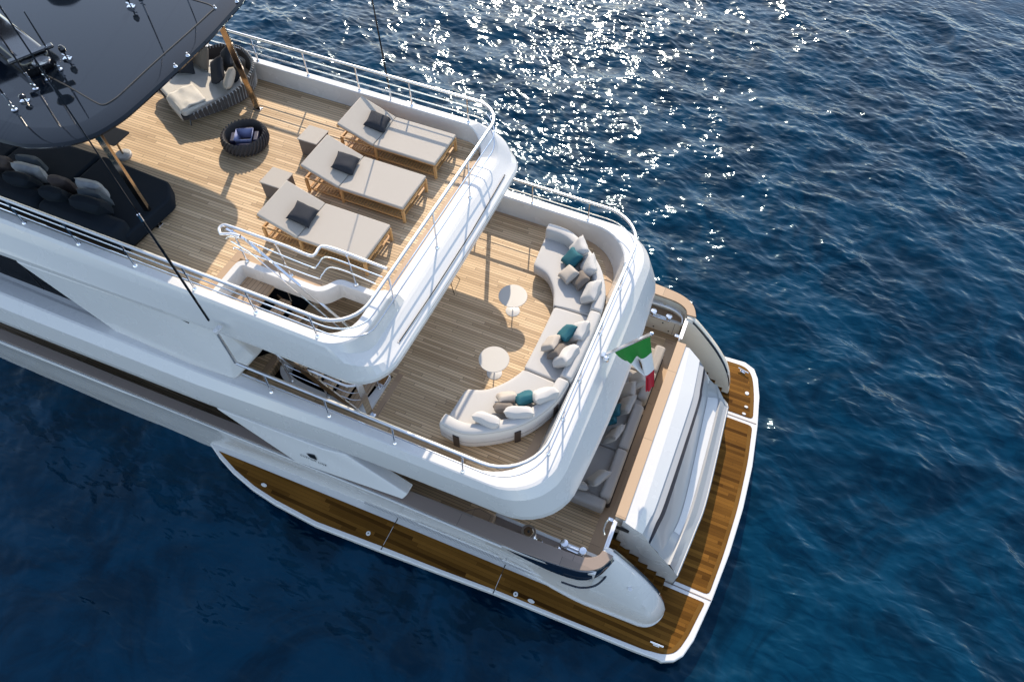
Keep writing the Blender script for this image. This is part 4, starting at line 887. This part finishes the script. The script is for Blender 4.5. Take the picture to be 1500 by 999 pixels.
# ---- woven round-back daybed with pillows and throw
DB = Vector((-11.72, 1.98, ZS)); DR = R(-27)
db = empty('daybed', tuple(DB), DR, 'round-backed woven rope daybed with cream seat under the hardtop edge', 'daybed')
q = MB(); seat = rnd_poly([(-0.72, -0.90), (0.72, -0.90), (0.80, 0.2), (0.45, 0.85), (-0.45, 0.85), (-0.80, 0.2)], [0.1, 0.1, 0.4, 0.4, 0.4, 0.4], 6)
q.prism(seat, 0.26, 0.42); q.build('seat_cushion', 'throw_cloth', db, bevel=0.04, seg=3)
q = MB(); q.prism([(p[0] * 1.04, p[1] * 1.03) for p in seat], 0.20, 0.27); q.build('frame', 'rope_charcoal', db, bevel=0.01)
arc = cr([(0.80, -0.80, 0), (0.90, -0.1, 0), (0.84, 0.5, 0), (0.5, 0.92, 0), (0, 1.04, 0), (-0.5, 0.92, 0), (-0.84, 0.5, 0), (-0.90, -0.1, 0), (-0.80, -0.80, 0)], 8)
rings = []
for i, p in enumerate(arc):
    t = i / (len(arc) - 1); hh = 0.30 + 0.36 * math.sin(math.pi * t) ** 0.9; o_ = 1.0 + 0.10 * (hh - 0.3)
    rings.append([(p.x * 0.98, p.y * 0.98, 0.22), (p.x * o_, p.y * o_, hh), (p.x * (o_ + 0.03), p.y * (o_ + 0.03), hh + 0.02), (p.x * (o_ + 0.05), p.y * (o_ + 0.05), hh), (p.x * 1.03, p.y * 1.03, 0.20)])
q = MB(); q.loft(rings); q.build('woven_back', 'rope_charcoal', db, angle=50)
q = MB()
for i in range(2, len(arc) - 1):
    t = i / (len(arc) - 1); hh = 0.30 + 0.36 * math.sin(math.pi * t) ** 0.9; p = arc[i]; o_ = 1.0 + 0.10 * (hh - 0.3)
    q.tube([(p.x * 1.035, p.y * 1.035, 0.22), (p.x * (o_ + 0.055), p.y * (o_ + 0.055), hh), (p.x * (o_ + 0.02), p.y * (o_ + 0.02), hh + 0.035), (p.x * (o_ - 0.01), p.y * (o_ - 0.01), hh - 0.02)], 0.013, 5)
q.build('rope_weave', 'fabric_silver', db)
for sx, sy in ((-0.6, -0.75), (0.6, -0.75), (0.55, 0.6), (-0.55, 0.6)):
    l_ = MB(); l_.tube([(0, 0, 0.22), (sx * 0.15, sy * 0.1, 0)], 0.014, 6); l_ = l_.build('leg', 'black_gloss', db); l_.location = (sx, sy, 0)
dl = lambda x, y, z: tuple(DB + Matrix.Rotation(DR, 3, 'Z') @ Vector((x, y, z)))
da = -27 - 90
def dp(px, py, z, w, h, t, yaw, tilt, mat, lb, roll, seed): pillow(tuple(W(px, py, z)), w, h, t, yaw, tilt, mat, lb, roll=roll, seed=seed, group='pillows on the woven daybed')
dp(291, 80, 7.28, 0.66, 0.56, 0.2, 255, 22, 'fabric_taupe', 'large grey back cushion at the middle of the woven daybed', 0, 3)
dp(318, 104, 7.26, 0.56, 0.56, 0.18, 235, 30, 'fabric_charcoal', 'charcoal pillow leaning on its corner in the middle of the daybed', 45, 4)
dp(332, 86, 7.34, 0.48, 0.48, 0.16, 235, 25, 'fabric_charcoal', 'small charcoal pillow standing behind the others against the daybed rim', 45, 5)
dp(336, 116, 7.25, 0.50, 0.50, 0.19, 205, 30, 'fabric_sand', 'sand coloured pillow standing on its corner at the daybed side', 45, 6)
dp(268, 92, 7.22, 0.5, 0.5, 0.16, 290, 30, 'fabric_charcoal', 'charcoal pillow half hidden under the hardtop edge on the daybed', 0, 8)
dp(346, 104, 7.2, 0.44, 0.44, 0.2, 220, 40, 'fabric_charcoal', 'charcoal pillow squeezed between the sand pillow and the woven rim', 0, 9)
# folded throw lying over the front corner of the seat
q = MB(); nx_, ny_ = 14, 12; g = []
for i in range(nx_ + 1):
    row = []
    for j in range(ny_ + 1):
        u = i / nx_; v = j / ny_; x = -0.02 + 0.72 * u; y = -0.96 + 0.66 * v
        z = 0.437 + 0.010 * math.sin(7 * u + 4 * v) + 0.008 * math.sin(13 * v - 5 * u) + (0.022 if v > 0.55 - 0.2 * u else 0)
        if v < 0.12: z -= (0.12 - v) * 2.2; y = -0.945
        row.append((x, y, z))
    g.append(row)
q.loft(g); o = q.build('throw_blanket', 'throw_cloth', None, angle=60); o.location = tuple(DB); o.rotation_euler = (0, 0, DR)
sm = o.modifiers.new('s', 'SOLIDIFY'); sm.thickness = 0.014
tag(o, 'folded cream throw blanket lying over the front corner of the daybed', 'blanket')

# ---- woven basket table with blue bag inside
bk_ = empty('basket_table', (-9.95, 0.90, ZS), 0, 'round woven charcoal basket standing between daybed and loungers', 'basket')
q = MB(); q.lathe([(0.36, 0.0), (0.44, 0.07), (0.475, 0.16), (0.47, 0.25), (0.44, 0.32), (0.425, 0.335), (0.41, 0.32), (0.40, 0.2), (0.36, 0.08), (0.0, 0.07)], n=40); q.build('basket_body', 'rope_charcoal', bk_)
q = MB(); nst = 34
for k in range(nst):
    for m_, (z0, z1) in enumerate(((0.03, 0.13), (0.11, 0.21), (0.19, 0.29), (0.26, 0.345))):
        a0 = 2 * math.pi * (k + 0.5 * (m_ % 2)) / nst; a1 = a0 + 0.10; ra = {0.03: 0.415, 0.11: 0.475, 0.19: 0.488, 0.26: 0.475}[z0]; rb = {0.13: 0.482, 0.21: 0.488, 0.29: 0.465, 0.345: 0.43}[z1]
        q.tube([(ra * math.cos(a0), ra * math.sin(a0), z0), ((ra + rb) / 2 * 1.03 * math.cos((a0 + a1) / 2), (ra + rb) / 2 * 1.03 * math.sin((a0 + a1) / 2), (z0 + z1) / 2), (rb * math.cos(a1), rb * math.sin(a1), z1)], 0.019, 5)
q.build('weave', 'rope_charcoal', bk_)
cp = empty('cooler_bag', (-9.93, 0.88, ZS + 0.075), R(28), 'open square blue lined box inside the woven basket', 'box')
q = MB()
for a_, b_ in (((-0.12, -0.12), (0.12, -0.12)), ((0.12, -0.12), (0.12, 0.12)), ((0.12, 0.12), (-0.12, 0.12)), ((-0.12, 0.12), (-0.12, -0.12))):
    a3 = (a_[0], a_[1], 0.02); b3 = (b_[0], b_[1], 0.02); c3 = (b_[0] * 1.55, b_[1] * 1.55, 0.24); d3 = (a_[0] * 1.55, a_[1] * 1.55, 0.24); q.add([a3, b3, c3, d3], [(0, 1, 2, 3)])
o = q.build('inner_lining', 'blue_paper', cp, recalc=False); s_ = o.modifiers.new('s', 'SOLIDIFY'); s_.thickness = 0.008
q = MB(); q.box((0, 0, 0.03), (0.24, 0.24, 0.03)); q.build('bottom', 'black_rubber', cp)
q = MB()
for a_ in (0, 90, 180, 270):
    v = Matrix.Rotation(R(a_), 3, 'Z') @ Vector((0.245, 0, 0.11)); q.box(tuple(v), (0.10, 0.30, 0.16), R(a_))
q.build('blue_cushioning', 'royal_blue', cp, bevel=0.02)

# ---- navy corner sofa under the hardtop
sf = empty('lounge_sofa', (-12, -1.8, ZS), 0, 'long dark navy sofa under the hardtop along the port rail', 'sofa')
def shift(poly, d): return [(x + 12, y + 1.8) for x, y in poly]
for poly in ([(-12.1, -2.3), (-12.12, -0.92), (-13.85, -0.98), (-13.85, -2.3)], [(-13.88, -2.3), (-13.88, -0.98), (-16, -1.0), (-16, -2.3)], [(-10.1, -2.55), (-10.0, -1.35), (-10.32, -1.0), (-12.07, -0.92), (-12.07, -2.3)]):
    q = MB(); q.prism(rnd_poly(shift(poly, 0), 0.10, 4), 0.10, 0.42); q.build('seat_cushion', 'fabric_navy', sf, bevel=0.05, seg=3)
for x0, x1 in ((-16, -13.95), (-13.9, -12.05), (-12.0, -10.12)):
    q = MB(); q.box(((x0 + x1) / 2 + 12, -2.50 + 1.8, 0.36), (x1 - x0, 0.42, 0.60)); q.build('back_cushion', 'fabric_navy', sf, bevel=0.13, seg=4)
q = MB(); q.prism(shift([(-10.2, -2.7), (-10.15, -1.45), (-10.4, -1.1), (-16, -1.1), (-16, -2.7)], 0), 0.0, 0.12); q.build('base', 'black_gloss', sf)
def navp(px, py, w, mat, lb, t=0.16, z=7.20, tilt=35, roll=0, h=0.45, seed=1): 
    c = W(px, py, z); pillow(tuple(c), w * 1.08, h, t * 1.35, 97, tilt, mat, lb, roll=roll, seed=seed, group='pillows along the navy sofa')
navp(46, 253, 0.62, 'fabric_silver', 'pale silver pillow, the larger of two on the navy sofa', tilt=8, seed=21)
navp(136, 277, 0.52, 'fabric_silver', 'pale silver pillow nearest the open end of the navy sofa', tilt=8, seed=22)
navp(93, 271, 0.42, 'fabric_brown', 'dark brown pillow between the two silver ones on the navy sofa', tilt=12, seed=23, z=7.2)
navp(6, 240, 0.5, 'fabric_brown', 'dark brown pillow at the picture edge on the navy sofa', tilt=15, seed=24)
navp(48, 241, 0.5, 'fabric_slate', 'slate blue pillow standing in front of the larger silver pillow', tilt=10, seed=25, z=7.15)
navp(140, 290, 0.50, 'fabric_slate', 'slate blue pillow just behind the end silver pillow', tilt=20, seed=26, z=7.22)
navp(34, 266, 0.58, 'fabric_navy', 'navy pillow behind the larger silver pillow', tilt=25, seed=27, z=7.27, t=.2)
navp(84, 287, 0.50, 'fabric_navy', 'navy pillow behind the brown pillow on the sofa back', tilt=25, seed=28, z=7.28, t=.2)
navp(134, 302, 0.66, 'fabric_navy', 'plump navy pillow nearest the rail at the sofa end', tilt=25, seed=29, z=7.30, t=.22)
# pedestal table with dark square top and marble foot
pt = empty('pedestal_table', (-12.16, -0.46, ZS), 0, 'small dark square table on one leg with marble foot beside the navy sofa', 'table')
q = MB(); q.lathe([(0.17, 0), (0.17, 0.05), (0.15, 0.065), (0, 0.065)], n=28); q.build('foot', 'marble', pt)
q = MB(); q.tube([(0, 0, 0.06), (0.0, 0.0, 0.52)], 0.022, 10); q.build('leg', 'bronze_steel', pt)
q = MB(); q.prism(rnd_poly([(-0.26, -0.24), (0.26, -0.24), (0.26, 0.24), (-0.26, 0.24)], 0.05, 4), 0.52, 0.54); q.build('table_top', 'leather_dark', pt, bevel=0.004)

# ---- curved sofa of three modules on the upper deck
def sofa_module(name, secs, label, ends, straps=()):
    c0 = sum((Vector((f_[0] + b_[0], f_[1] + b_[1], 0)) / 2 for f_, b_ in secs), Vector()) / len(secs)
    root = empty(name, (c0.x, c0.y, ZU), 0, label, 'sofa', 'modules of the curved white sofa')
    F = cr([(f_[0] - c0.x, f_[1] - c0.y, 0) for f_, b_ in secs], 6); B = cr([(b_[0] - c0.x, b_[1] - c0.y, 0) for f_, b_ in secs], 6)
    def sup(cx_, cz_, hw, hh, e=0.35, n=20):
        out = []
        for k in range(n):
            a_ = 2 * math.pi * k / n; ca, sa = math.cos(a_), math.sin(a_)
            out.append((cx_ + hw * math.copysign(abs(ca) ** e, ca), cz_ + hh * math.copysign(abs(sa) ** e, sa)))
        return out
    def sweep(cx_, cz_, hw, hh, nm, e=0.35, absw=None, back=None):
        rings = []; m = len(F); idxs = list(range(m))
        for i in idxs:
            d = (B[i] - F[i]); L = d.length; d.normalize()
            u0, u1 = cx_
            a0 = u0 if u0 >= 0 else L + u0; a1 = u1 if u1 > 0.0001 else L + u1
            sc_ = 1.0
            rings.append([(F[i].x + d.x * s_, F[i].y + d.y * s_, z_) for s_, z_ in sup((a0 + a1) / 2, cz_, (a1 - a0) / 2, hh, e)])
        # rounded ends
        def shrink(r, k):
            c = sum((Vector(p) for p in r), Vector()) / len(r); return [tuple(c + (Vector(p) - c) * k) for p in r]
        T0 = (Vector(rings[0][0]) - Vector(rings[1][0])).normalized() * 0.04; T1 = (Vector(rings[-1][0]) - Vector(rings[-2][0])).normalized() * 0.04
        r0 = [tuple(Vector(p) + T0 * 0) for p in rings[0]]
        rings = [shrink(rings[0], 0.90), [tuple(Vector(p) - T0 * 0.3) for p in shrink(rings[0], 0.97)]] + [rings[0] if False else [tuple(Vector(p) - T0) for p in rings[0]]] + rings[1:-1] + [[tuple(Vector(p) - T1) for p in rings[-1]], [tuple(Vector(p) - T1 * 0.3) for p in shrink(rings[-1], 0.97)], shrink(rings[-1], 0.90)]
        q = MB(); q.loft(rings, True, True); return q.build(nm, 'fabric_white', root, angle=55)
    sweep((0.0, -0.16), 0.27, 0, 0.16, 'seat_cushion', 0.25)
    sweep((-0.27, -0.0), 0.40, 0, 0.31, 'backrest', 0.45)
    # piping along the back
    q = MB(); q.tube([(B[i].x + (B[i] - F[i]).normalized().x * 0.004, B[i].y + (B[i] - F[i]).normalized().y * 0.004, 0.34) for i in range(1, len(B) - 1)], 0.006, 5)
    q.tube([((B[i] - (B[i] - F[i]).normalized() * 0.02).x, (B[i] - (B[i] - F[i]).normalized() * 0.02).y, 0.655) for i in range(1, len(B) - 1)], 0.007, 5)
    q.build('piping', 'fabric_stone', root)
    for s_ in straps:
        i = int(s_ * (len(B) - 1)); d = (B[i] - F[i]).normalized(); t_ = (B[min(i + 1, len(B) - 1)] - B[max(i - 1, 0)]).normalized()
        p = B[i] + d * 0.012; q = MB(); q.box((p.x, p.y, 0.30), (0.13, 0.02, 0.44), math.atan2(t_.y, t_.x)); q.build('leather_strap', 'leather_dark', root, bevel=0.006)
    q = MB()
    for i in (3, len(F) // 2, len(F) - 4):
        for fr_ in (0.12, 0.85): p = F[i].lerp(B[i], fr_); q.lathe([(0.03, 0), (0.03, 0.12)], (p.x, p.y, 0), 8)
    q.build('feet', 'black_gloss', root)
    return root
sofa_module('curved_sofa', [((-3.50, 1.74), (-3.58, 2.88)), ((-3.12, 1.62), (-2.95, 2.82)), ((-2.83, 1.28), (-2.15, 2.24)), ((-2.68, 0.90), (-1.72, 1.55)), ((-2.64, 0.88), (-1.60, 0.93))], 'curved white sofa module at the outer starboard end of the upper deck', 1, (0.35, 0.8))
sofa_module('curved_sofa', [((-2.64, 0.84), (-1.59, 0.88)), ((-2.63, 0.3), (-1.57, 0.35)), ((-2.63, -0.3), (-1.57, -0.35)), ((-2.64, -0.86), (-1.60, -0.90))], 'straight white sofa module in the middle, between the two curved ends', 0, (0.25, 0.75))
sofa_module('curved_sofa', [((-2.64, -0.90), (-1.62, -0.95)), ((-2.70, -1.05), (-1.74, -1.6)), ((-2.86, -1.32), (-2.17, -2.28)), ((-3.14, -1.62), (-2.97, -2.80)), ((-3.50, -1.76), (-3.58, -2.80))], 'curved white sofa module at the port end with leather straps on its back', 1, (0.22, 0.5, 0.86))
G2 = 'cushions on the curved white sofa'
def up(px, py, z, w, h, t, yaw, tilt, mat, lb, roll=0, seed=0): pillow(tuple(W(px, py, z)), w, h, t * 1.4, yaw, tilt, mat, lb, roll=roll, group=G2, seed=seed)
e1 = 'on the starboard curved sofa end'
up(848, 366, 4.98, 0.50, 0.50, 0.16, 215, 35, 'fabric_white', 'white cushion farthest from the middle ' + e1, 0, 31)
up(838, 379, 4.93, 0.44, 0.44, 0.15, 215, 50, 'fabric_teal', 'teal cushion ' + e1, 20, 32)
up(862, 392, 4.97, 0.52, 0.48, 0.15, 205, 30, 'fabric_white', 'white cushion leaning behind the taupe one ' + e1, 0, 33)
up(833, 402, 4.90, 0.40, 0.40, 0.13, 205, 62, 'fabric_sand', 'sand coloured cushion in front of the teal one ' + e1, 30, 34)
up(850, 411, 4.90, 0.40, 0.40, 0.13, 200, 50, 'fabric_taupe', 'dark taupe cushion ' + e1, 30, 35)
up(866, 428, 4.97, 0.54, 0.46, 0.17, 190, 38, 'fabric_white', 'white cushion nearest the module joint ' + e1, -12, 36)
e2 = 'on the middle sofa module'
up(848, 486, 4.96, 0.48, 0.48, 0.17, 185, 38, 'fabric_white', 'white cushion at the starboard end ' + e2, -10, 41)
up(830, 488, 4.94, 0.44, 0.40, 0.15, 175, 42, 'fabric_teal', 'teal cushion ' + e2, -18, 42)
up(808, 503, 4.90, 0.44, 0.36, 0.14, 165, 50, 'fabric_sand', 'sand coloured cushion ' + e2, 15, 43)
up(816, 515, 4.90, 0.42, 0.34, 0.14, 160, 45, 'fabric_taupe', 'dark taupe cushion ' + e2, 20, 44)
up(829, 522, 4.96, 0.56, 0.46, 0.19, 165, 38, 'fabric_white', 'white cushion at the port end ' + e2, 10, 45)
e3 = 'on the port curved sofa end'
up(796, 579, 4.97, 0.54, 0.46, 0.18, 135, 38, 'fabric_white', 'white cushion nearest the module joint ' + e3, 8, 51)
up(769, 583, 4.92, 0.46, 0.36, 0.15, 130, 50, 'fabric_teal', 'teal cushion ' + e3, 10, 52)
up(743, 582, 4.88, 0.42, 0.34, 0.13, 118, 50, 'fabric_sand', 'sand coloured cushion ' + e3, 10, 53)
up(738, 597, 4.90, 0.42, 0.30, 0.14, 112, 42, 'fabric_taupe', 'dark taupe cushion ' + e3, 8, 54)
up(760, 604, 4.97, 0.60, 0.40, 0.17, 112, 30, 'fabric_white', 'white bolster cushion in the middle of the back ' + e3, 0, 55)
up(714, 615, 4.97, 0.58, 0.40, 0.17, 92, 30, 'fabric_white', 'white bolster cushion farthest from the module joint ' + e3, 0, 56)

# ---- two round tables and a wire stool
for (x, y, z, lb) in ((-3.535, 0.66, 0.55, 'round greige pedestal table standing in the sun, nearest the starboard sofa end'), (-3.245, -0.99, 0.55, 'round greige pedestal table half in shadow, nearest the port sofa end')):
    t = empty('round_table', (x, y, ZU), 0, lb, 'table', 'round pedestal tables on the upper deck')
    q = MB(); q.lathe([(0.0, z - 0.018), (0.31, z - 0.018), (0.315, z - 0.009), (0.31, z), (0, z)], n=56); q.build('table_top', 'table_greige', t)
    q = MB(); q.tube([(0, 0, 0.01), (0, 0, z - 0.02)], 0.013, 10); q.build('leg', 'chrome', t)
    q = MB(); q.lathe([(0.16, 0), (0.16, 0.008), (0.15, 0.014), (0.0, 0.018)], n=36); q.build('foot', 'gelcoat', t)
ws_ = empty('bar_stool', (-5.20, 0.74, ZU), R(10), 'black wire bar stool half hidden under the sun deck overhang', 'stool')
q = MB(); c4 = [(-0.2, -0.2), (0.2, -0.2), (0.2, 0.2), (-0.2, 0.2)]
for x, y in c4: q.tube([(x * 0.8, y * 0.8, 0.72), (x * 0.55, y * 0.55, 0.35), (x * 1.15, y * 1.15, 0)], 0.009, 6)
q.tube([(x * 0.8, y * 0.8, 0.72) for x, y in c4], 0.009, 6, closed=True); q.tube([(x * 0.7, y * 0.7, 0.22) for x, y in c4], 0.008, 6, closed=True); q.build('wire_frame', 'black_gloss', ws_)
q = MB(); q.lathe([(0.19, 0.72), (0.2, 0.74), (0.18, 0.76), (0, 0.765)], n=24); q.build('seat', 'leather_dark', ws_)

# ---- flagstaff and ensign
fb = Vector((-1.22, -0.03, 4.88)); ft_ = Vector((-0.43, 0.0, 6.07))
fp = empty('flagstaff', tuple(fb), 0, 'slanting polished flagstaff clamped to the stern rail of the upper deck', 'flagpole')
q = MB(); q.bar((0, 0, 0.0), tuple(ft_ - fb), 0.075, 0.04); q.build('pole', 'chrome', fp, bevel=0.008)
q = MB(); q.box((0.0, 0, 0.03), (0.10, 0.12, 0.06)); q.lathe([(0.06, 0), (0.06, 0.09), (0.04, 0.11), (0, 0.11)], (0.08, -0.10, 0), 14); q.build('bracket', 'chrome', fp, bevel=0.01)
q = MB(); q.lathe([(0.0, -0.03), (0.035, -0.01), (0.035, 0.02), (0, 0.04)], tuple(ft_ - fb), 12); q.build('finial', 'chrome', fp)
# the ensign hangs from the pole; built from three cloth bands that share one folded surface
fl = empty('flag', tuple(ft_), 0, 'green, white and red ensign with small crest hanging folded from the flagstaff', 'flag')
def fpt(s, d):
    """s along the hoist from the tip (0) to the lower end (1); d along the fly (0..1)"""
    L = (fb - ft_); hp = L * (0.03 + 0.74 * s)
    fly = 1.78 * d
    # cloth drops and gathers under the tip: lower part of the hoist drapes, fly end falls straight
    gather = max(0.0, 1 - 0.0 * s)
    drop = fly
    pull = Vector((0.34, -0.02, 0)) * d - L * (0.74 * s) * (0.86 * min(1, (d / 0.72)) ** 1.5)
    v = hp + pull
    v.x += 0.055 * math.sin(9 * s + 2 * d) * min(1, d * 1.5); v.y += 0.10 * math.sin(13 * s + 1.2) * min(1, d * 1.6) - 0.06 * d
    v.z += -drop * (0.96 - 0.12 * s) + 0.0
    return v
def band(d0, d1, mat, nm):
    q = MB(); ns, nd_ = 36, 10
    q.loft([[tuple(fpt(i / ns, d0 + (d1 - d0) * j / nd_)) for j in range(nd_ + 1)] for i in range(ns + 1)])
    o = q.build(nm, mat, fl, angle=80); return o
band(0.0, 0.333, 'flag_green', 'green_band'); band(0.333, 0.667, 'flag_white', 'white_band'); band(0.667, 1.0, 'flag_red', 'red_band')
for r_, mt, s0_ in ((0.075, 'emblem_gold', 0.004), (0.055, 'emblem_blue', 0.008)):
    q = MB(); g = []
    for i in range(7):
        row = []
        for j in range(7):
            u, v = (i / 6 - .5) * 2, (j / 6 - .5) * 2; p = fpt(0.42 + u * r_ * 1.2, 0.5 + v * r_ * 1.1); row.append(tuple(p + Vector((-0.012 - s0_, -0.014 - s0_, 0.006))))
        g.append(row)
    q.loft(g); q.build('crest', mt, fl, angle=80)

# ---- two sofas on the main deck, seen past the overhang
def main_sofa(y0, y1, label, arms=True):
    root = empty('deck_sofa', (-0.55, (y0 + y1) / 2, ZM), 0, label, 'sofa', 'stone coloured sofas by the transom')
    L = y1 - y0
    q = MB(); q.box((-0.02, 0, 0.13), (0.95, L, 0.08)); q.build('frame', 'leather_dark', root, bevel=0.01)
    for i in (-1, 1):
        q = MB(); q.box((-0.14, i * L / 4, 0.27), (0.72, L / 2 - 0.01, 0.20)); q.build('seat_cushion', 'fabric_stone', root, bevel=0.05, seg=3)
        q = MB(); q.box((0.30, i * L / 4, 0.38), (0.26, L / 2 - 0.01, 0.42)); q.build('backrest', 'fabric_stone', root, bevel=0.07, seg=3)
    if arms: q = MB(); q.box((-0.10, -L / 2 - 0.12, 0.32), (0.92, 0.26, 0.34)); q.build('armrest', 'fabric_stone', root, bevel=0.07, seg=3)
    q = MB()
    for x in (-0.42, 0.40):
        for s_ in (-1, 1): q.box((x, s_ * (L / 2 - 0.04), 0.045), (0.05, 0.05, 0.09))
    q.build('feet', 'leather_dark', root)
    return root
main_sofa(-1.92, 0.55, 'stone grey sofa with dark base on the main deck, port side of the transom walkway')
main_sofa(0.72, 2.35, 'stone grey sofa half lit by the sun below the flag on the main deck')
G3 = 'cushions on the main deck sofas'
def mp_(px, py, z, w, h, t, yaw, tilt, mat, lb, roll=0, seed=0): pillow(tuple(W(px, py, z)), w, h, t, yaw, tilt, mat, lb, roll=roll, group=G3, seed=seed)
mp_(934, 557, 2.72, 0.50, 0.48, 0.17, 190, 45, 'fabric_sand', 'sand coloured cushion in the sun on the sofa below the flag', 20, 61)
mp_(920, 572, 2.66, 0.46, 0.46, 0.17, 190, 45, 'fabric_sand', 'sand coloured cushion below and left of the lit one under the flag', 0, 62)
mp_(916, 594, 2.70, 0.56, 0.50, 0.17, 175, 35, 'fabric_stone', 'grey cushion at the upper end of the port main deck sofa', 0, 63)
mp_(900, 602, 2.66, 0.40, 0.34, 0.15, 165, 50, 'fabric_teal', 'teal cushion partly under the overhang on the main deck', 30, 64)
mp_(894, 613, 2.62, 0.44, 0.36, 0.15, 165, 50, 'fabric_teal', 'teal cushion lying in front of the other teal one on the main deck', 35, 65)
mp_(899, 636, 2.68, 0.52, 0.48, 0.16, 165, 30, 'fabric_stone', 'grey cushion just below the teal ones on the main deck sofa', 10, 66)
mp_(875, 700, 2.66, 0.54, 0.48, 0.17, 150, 35, 'fabric_stone', 'grey cushion in the corner at the lower end of the main deck sofa', 5, 67)
mp_(847, 710, 2.62, 0.48, 0.30, 0.15, 100, 40, 'fabric_stone', 'small grey cushion lying by the armrest of the main deck sofa', 0, 68)
